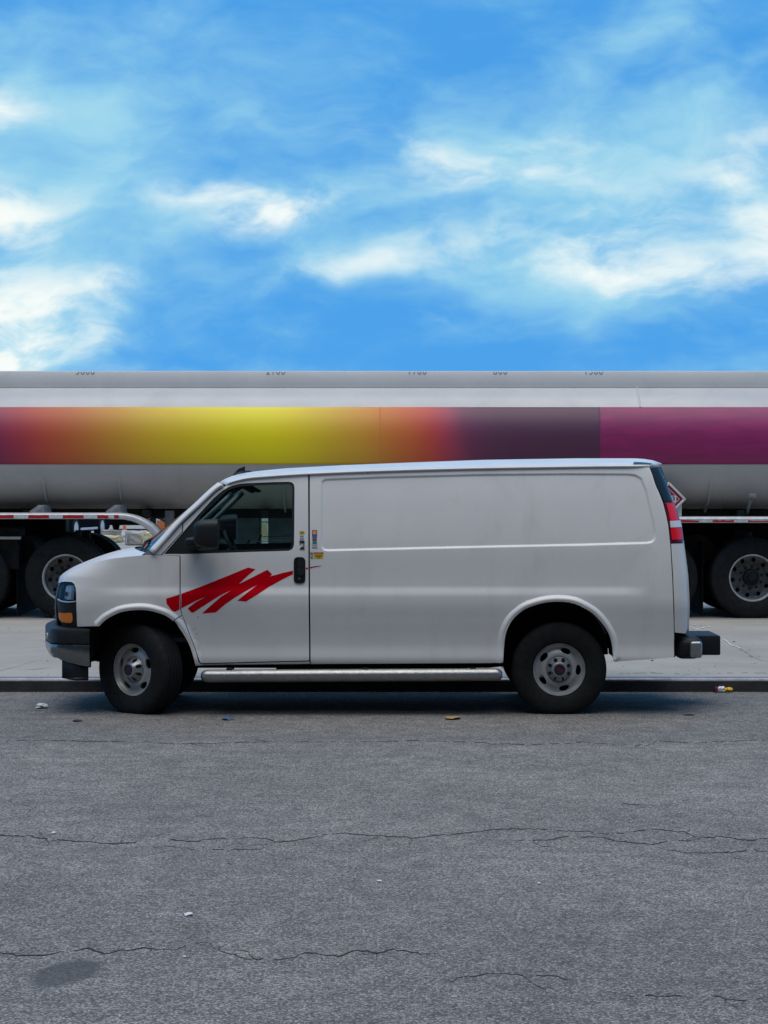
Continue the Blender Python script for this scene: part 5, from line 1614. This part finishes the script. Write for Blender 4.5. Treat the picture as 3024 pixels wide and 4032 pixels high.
# orange barrel, pale lorry side far behind
q = ground(650, 2096, GZ)
br = thing('traffic_barrel', 'orange traffic barrel far behind the windshield corner', 'barrel', tuple(q))
for k, (z0, z1, r0, r1, mn) in enumerate(((0, .10, .32, .31, 'rubber'), (.10, .42, .29, .285, 'cone_orange'), (.42, .58, .285, .275, 'cone_white'), (.58, .92, .27, .25, 'cone_orange'), (.92, 1.02, .22, .12, 'cone_orange'))):
    bm = bmesh.new(); add_tube(bm, [(q.x, q.y, GZ + z0), (q.x, q.y, GZ + z1)], [r0, r1], 24); from_bm('barrel_foot' if k == 0 else 'barrel_band', bm, M[mn], br, smooth=True)
M['cream'] = mat('sunlit_cream', (0.80, 0.62, 0.34), 0.5, var=0.06, vscale=1.5)  # sunshine on the far truck is put into this warm colour
bt = thing('box_truck', 'box truck coloured sunlit cream standing far behind the tanker trailer', 'truck', (-7.6, 80.0, GZ))
rbox('cargo_box', (-7.6, 80.0, GZ + 1.95), (6.4, 2.4, 2.6), M['cream'], bt, 0.04, 2)
rbox('cab', (-3.3, 80.0, GZ + 1.45), (1.9, 2.2, 1.9), M['cream'], bt, 0.15, 3)
rbox('chassis', (-6.4, 80.0, GZ + 0.52), (8.0, 0.9, 0.2), M['frame'], bt, 0.01, 1)
for x in (-9.3, -3.4):
    for y, s in ((78.95, 0), (81.05, math.pi)):
        w_ = link('wheel', lathe_mesh('wheel', [(0, -.05), (.1, -.08), (.25, -.06), (.27, -.12)], 24), M['truck_rim'], bt, (x, y, GZ + .48)); w_.rotation_euler = (0, 0, s)
        ty = link('tyre', lathe_mesh('tyre', [(.26, -.12), (.42, -.13), (.48, -.10), (.48, .10), (.42, .13), (.26, .12)], 28), M['rubber']); ty.parent = w_
# stacked cartons standing in for a sunlit patch seen through the cab windows
q = ground(1036, 2124, GZ)
cs = thing('sunlit_patch_cartons', 'tan cartons stacked far behind the trailer, standing in for a sunlit patch seen through the van window', 'cartons', tuple(q))
M['sunlit_carton'] = mat('sunlit_carton', (0.72, 0.50, 0.24), 0.85, var=0.1, vscale=9)  # bright tan carries the sunlit look in its colour
for k, (w_, h_, dx_) in enumerate(((0.24, 0.20, 0.01), (0.26, 0.17, -0.01), (0.20, 0.12, 0.0))):
    z_ = (0.10, 0.285, 0.43)[k]
    rbox('sunlit_carton', (q.x + dx_, q.y, GZ + z_), (w_, 0.3, h_), M['sunlit_carton'], cs, 0.006, 1, Matrix.Rotation(R(6 * k - 5), 3, 'Z'))

# ------------------------------------------------------------------ unseen building added behind the viewer: it keeps the low sky off the van
M['brick'] = mat('brown_brick', (0.20, 0.15, 0.12), 0.9, var=0.2, vscale=3, bump=0.3, bscale=20)
M['stone'] = mat('window_stone', (0.36, 0.34, 0.30), 0.85)
bl = thing('unseen_building', 'unseen brown brick building added across the street, behind the viewer', 'building', (0, -24.0, 0))
rbox('wall', (0, -29.0, 12.0), (160, 10, 24.0), M['brick'], bl, 0)
rbox('cornice', (0, -24.0, 24.1), (161, 0.8, 0.5), M['stone'], bl, 0.05, 1)
wp = rbox('window', (0, 0, 0), (1.3, 0.08, 1.9), M['gloss_black'], bl, 0.01, 1); wp.location = (-50, -23.97, 2.6)
sp_ = rbox('sill', (0, 0, 0), (1.6, 0.25, 0.14), M['stone'], wp, 0.01, 1); sp_.matrix_parent_inverse = Matrix(); sp_.location = (0, 0.06, -1.04)
wp.matrix_parent_inverse = Matrix.Translation((0, 24.0, 0))
for zz_ in (2.6, 5.9, 9.2, 12.5, 15.8, 19.1, 22.0):
    for xx_ in np.arange(-50, 51, 3.6):
        if zz_ == 2.6 and xx_ == -50: continue
        o = wp.copy(); COL.objects.link(o); o.location = (xx_, -23.97, zz_)
        k = sp_.copy(); COL.objects.link(k); k.parent = o

# ------------------------------------------------------------------ litter
def crumple(name, label, cat, px, py, size, m, seed, gz=0.0, h=0.4, flat=False):
    rnd = random.Random(seed); p = ground(px, py, gz)
    bm = bmesh.new(); bmesh.ops.create_icosphere(bm, subdivisions=2, radius=1.0)
    for v in bm.verts:
        k = 1 + rnd.uniform(-.38, .32)
        v.co = Vector((v.co.x * k * size[0] / 2, v.co.y * k * size[1] / 2, v.co.z * k * size[2] / 2))
    mn = min(v.co.z for v in bm.verts)
    for v in bm.verts: v.co.z -= mn
    o = from_bm(name, bm, m, None, (p.x, p.y, gz + 0.0005))
    return tag(o, label, cat)


M['paper'] = mat('litter_paper', (0.62, 0.63, 0.64), 0.8, var=0.3, vscale=40)
M['leaf'] = mat('dry_leaf', (0.36, 0.22, 0.09), 0.8, var=0.3, vscale=40)
M['blue_wrap'] = mat('blue_wrapper', (0.06, 0.13, 0.24), 0.4, var=0.4, vscale=40)
M['gum'] = mat('pale_scrap', (0.66, 0.67, 0.68), 0.8, var=0.12, vscale=40)
M['dark_scrap'] = mat('dark_scrap', (0.03, 0.03, 0.032), 0.9)
crumple('paper_scrap', 'crumpled white paper on the road left of the front wheel', 'litter', 162, 2788, (0.10, 0.16, 0.035), M['paper'], 1)
crumple('dark_scrap', 'thin dark scrap on the road below the front bumper', 'litter', 303, 2840, (0.075, 0.10, 0.010), M['dark_scrap'], 2)
crumple('blue_wrapper', 'small blue wrapper on the road beside the side step', 'litter', 898, 2834, (0.085, 0.14, 0.018), M['blue_wrap'], 3)
crumple('dry_leaf', 'brown and cream dry leaf on the road below the van side', 'litter', 1780, 2831, (0.12, 0.16, 0.022), M['leaf'], 4)
crumple('dry_leaf', 'brown leaf in the shadow near the kerb under the van', 'litter', 1722, 2722, (0.15, 0.12, 0.025), M['leaf'], 5)
crumple('dry_leaf', 'small brown leaf in the shadow under the van, nearer the road', 'litter', 1646, 2793, (0.09, 0.10, 0.015), M['leaf'], 6)
crumple('paper_scrap', 'flat white scrap lying alone on the open road', 'litter', 742, 3603, (0.040, 0.075, 0.010), M['gum'], 7)
crumple('paper_scrap', 'tiny white scrap near the middle of the road', 'litter', 1493, 3471, (0.022, 0.04, 0.006), M['gum'], 8)
crumple('paper_scrap', 'tiny white scrap on the right half of the road', 'litter', 2122, 3480, (0.016, 0.03, 0.006), M['gum'], 9)
crumple('paper_scrap', 'white pebble beside the long crack at left', 'litter', 211, 3283, (0.022, 0.04, 0.012), M['gum'], 10)
crumple('paper_scrap', 'white scrap near the bottom edge of the road', 'litter', 473, 4003, (0.012, 0.022, 0.006), M['gum'], 11)
crumple('paper_scrap', 'narrow white scrap below the second crack', 'litter', 726, 3768, (0.012, 0.03, 0.005), M['gum'], 12)
crumple('dark_scrap', 'thin dark twig on the road behind the rear wheel', 'litter', 2712, 2816, (0.085, 0.08, 0.008), M['dark_scrap'], 13)
# bright snack wrapper by the kerb
p = ground(2846, 2726)
wr_ = thing('snack_wrapper', 'crumpled silver wrapper with yellow and magenta ends by the kerb', 'litter', tuple(p))
for k, (a, b, mn) in enumerate(((-0.075, -0.045, 'st_maroon'), (-0.045, 0.02, 'paper'), (0.02, 0.078, 'st_yellow'))):
    rnd = random.Random(20 + k); bm = bmesh.new()
    bmesh.ops.create_icosphere(bm, subdivisions=2, radius=1.0)
    for v in bm.verts:
        kk = 1 + rnd.uniform(-.22, .2)
        v.co = Vector(((a + b) / 2 + v.co.x * (b - a) * 0.62 * kk, v.co.y * 0.045 * kk, 0.026 + v.co.z * 0.030 * kk * (1.0 if k < 2 else 0.75)))
        v.co.z = max(0.0, v.co.z)
    from_bm('wrapper_piece', bm, M[mn], wr_, tuple(p))
# white string on the sidewalk
sp = [ground(a, b, KERB_H) + Vector((0, 0, 0.006)) for a, b in catmull([(2848, 2519), (2864, 2529), (2878, 2543), (2900, 2548), (2915, 2556)], 4)]
tag(tube('string', sp, 0.006, M['gum'], None, 6), 'loose white string on the sidewalk behind the rear bumper', 'string')
sp = [(2745, 2480), (2768, 2475), (2735, 2462), (2790, 2470)]
for k, (a, b) in enumerate(sp):
    crumple('paper_scrap', ('small pale scrap on the sidewalk just behind the rear corner of the van', 'pale scrap on the sidewalk above the hitch step', 'white fleck on the sidewalk close to the van rear corner', 'pale fleck on the sidewalk right of the hitch step')[k], 'litter', a, b, (0.035, 0.06, 0.012), M['gum'], 40 + k, KERB_H)
for nm, (a, b), lb in (('dark_scrap', (2568, 2602), 'dark speck on the sidewalk between rear wheel and bumper'), ('dark_scrap', (2890, 2528), 'dark speck on the sidewalk near the white string')):
    crumple(nm, lb, 'litter', a, b, (0.03, 0.05, 0.008), M['dark_scrap'], int(a), KERB_H)

# kerb joints and loose grit
for k, x in enumerate(np.arange(-14.6, 15, 3.05)):
    me = bpy.data.meshes.new('kerb_joint')
    pts = [(x, KERB_Y - 0.001, 0.0), (x + 0.008, KERB_Y - 0.001, 0.0), (x + 0.008, KERB_Y + 0.010, 0.112), (x, KERB_Y + 0.010, 0.112), (x + 0.008, KERB_Y + 0.04, 0.1255), (x, KERB_Y + 0.04, 0.1255), (x + 0.008, KERB_Y + 0.15, 0.1257), (x, KERB_Y + 0.15, 0.1257)]
    pts = [(a, b - 0.002, c + (0.001 if c > 0.1 else 0)) for a, b, c in pts]
    me.from_pydata(pts, [], [(0, 1, 2, 3), (3, 2, 4, 5), (5, 4, 6, 7)])
    link('kerb_joint', me, M['crack'], kerb)


def grit(name, label, n, fx, fy, size, m, seed, gz=0.0):
    rnd = random.Random(seed); V, Fc = [], []
    for _ in range(n):
        x, y = fx(rnd), fy(rnd); r = rnd.uniform(*size); a = rnd.uniform(0, 6.28); s0 = len(V)
        for k in range(5):
            b = a + k * 1.2566 + rnd.uniform(-.3, .3); V.append((x + r * math.cos(b), y + r * 1.2 * math.sin(b), gz + 0.0006))
        V.append((x + rnd.uniform(-.3, .3) * r, y, gz + r * rnd.uniform(0.5, 0.9)))
        for k in range(5): Fc.append((s0 + k, s0 + (k + 1) % 5, s0 + 5))
    me = bpy.data.meshes.new(name); me.from_pydata(V, [], Fc)
    o = link(name, me, m); o['kind'] = 'stuff'; o['label'] = label; o['category'] = 'grit'


grit('gutter_grit', 'loose grit and dust lying along the gutter below the kerb', 1500, lambda r: r.uniform(-9, 9), lambda r: KERB_Y - 0.01 - abs(r.gauss(0, 0.09)), (0.002, 0.009), mat('grit_brown', (0.20, 0.18, 0.15), 0.9, var=0.3, vscale=30), 91)
grit('road_grit', 'tiny pale stone chips scattered over the road surface', 1300, lambda r: r.uniform(-4.5, 4.5), lambda r: r.uniform(-11.5, 1.5), (0.0012, 0.0042), mat('grit_pale', (0.50, 0.48, 0.45), 0.9, var=0.3, vscale=30), 92)
grit('sidewalk_grit', 'dark and pale specks of dirt on the sidewalk', 500, lambda r: r.uniform(-7, 7), lambda r: r.uniform(2.2, 10.5), (0.003, 0.011), mat('grit_dark', (0.10, 0.09, 0.08), 0.9, var=0.4, vscale=30), 93, KERB_H)

for o in bpy.data.objects:
    if '_w' in o: del o['_w']
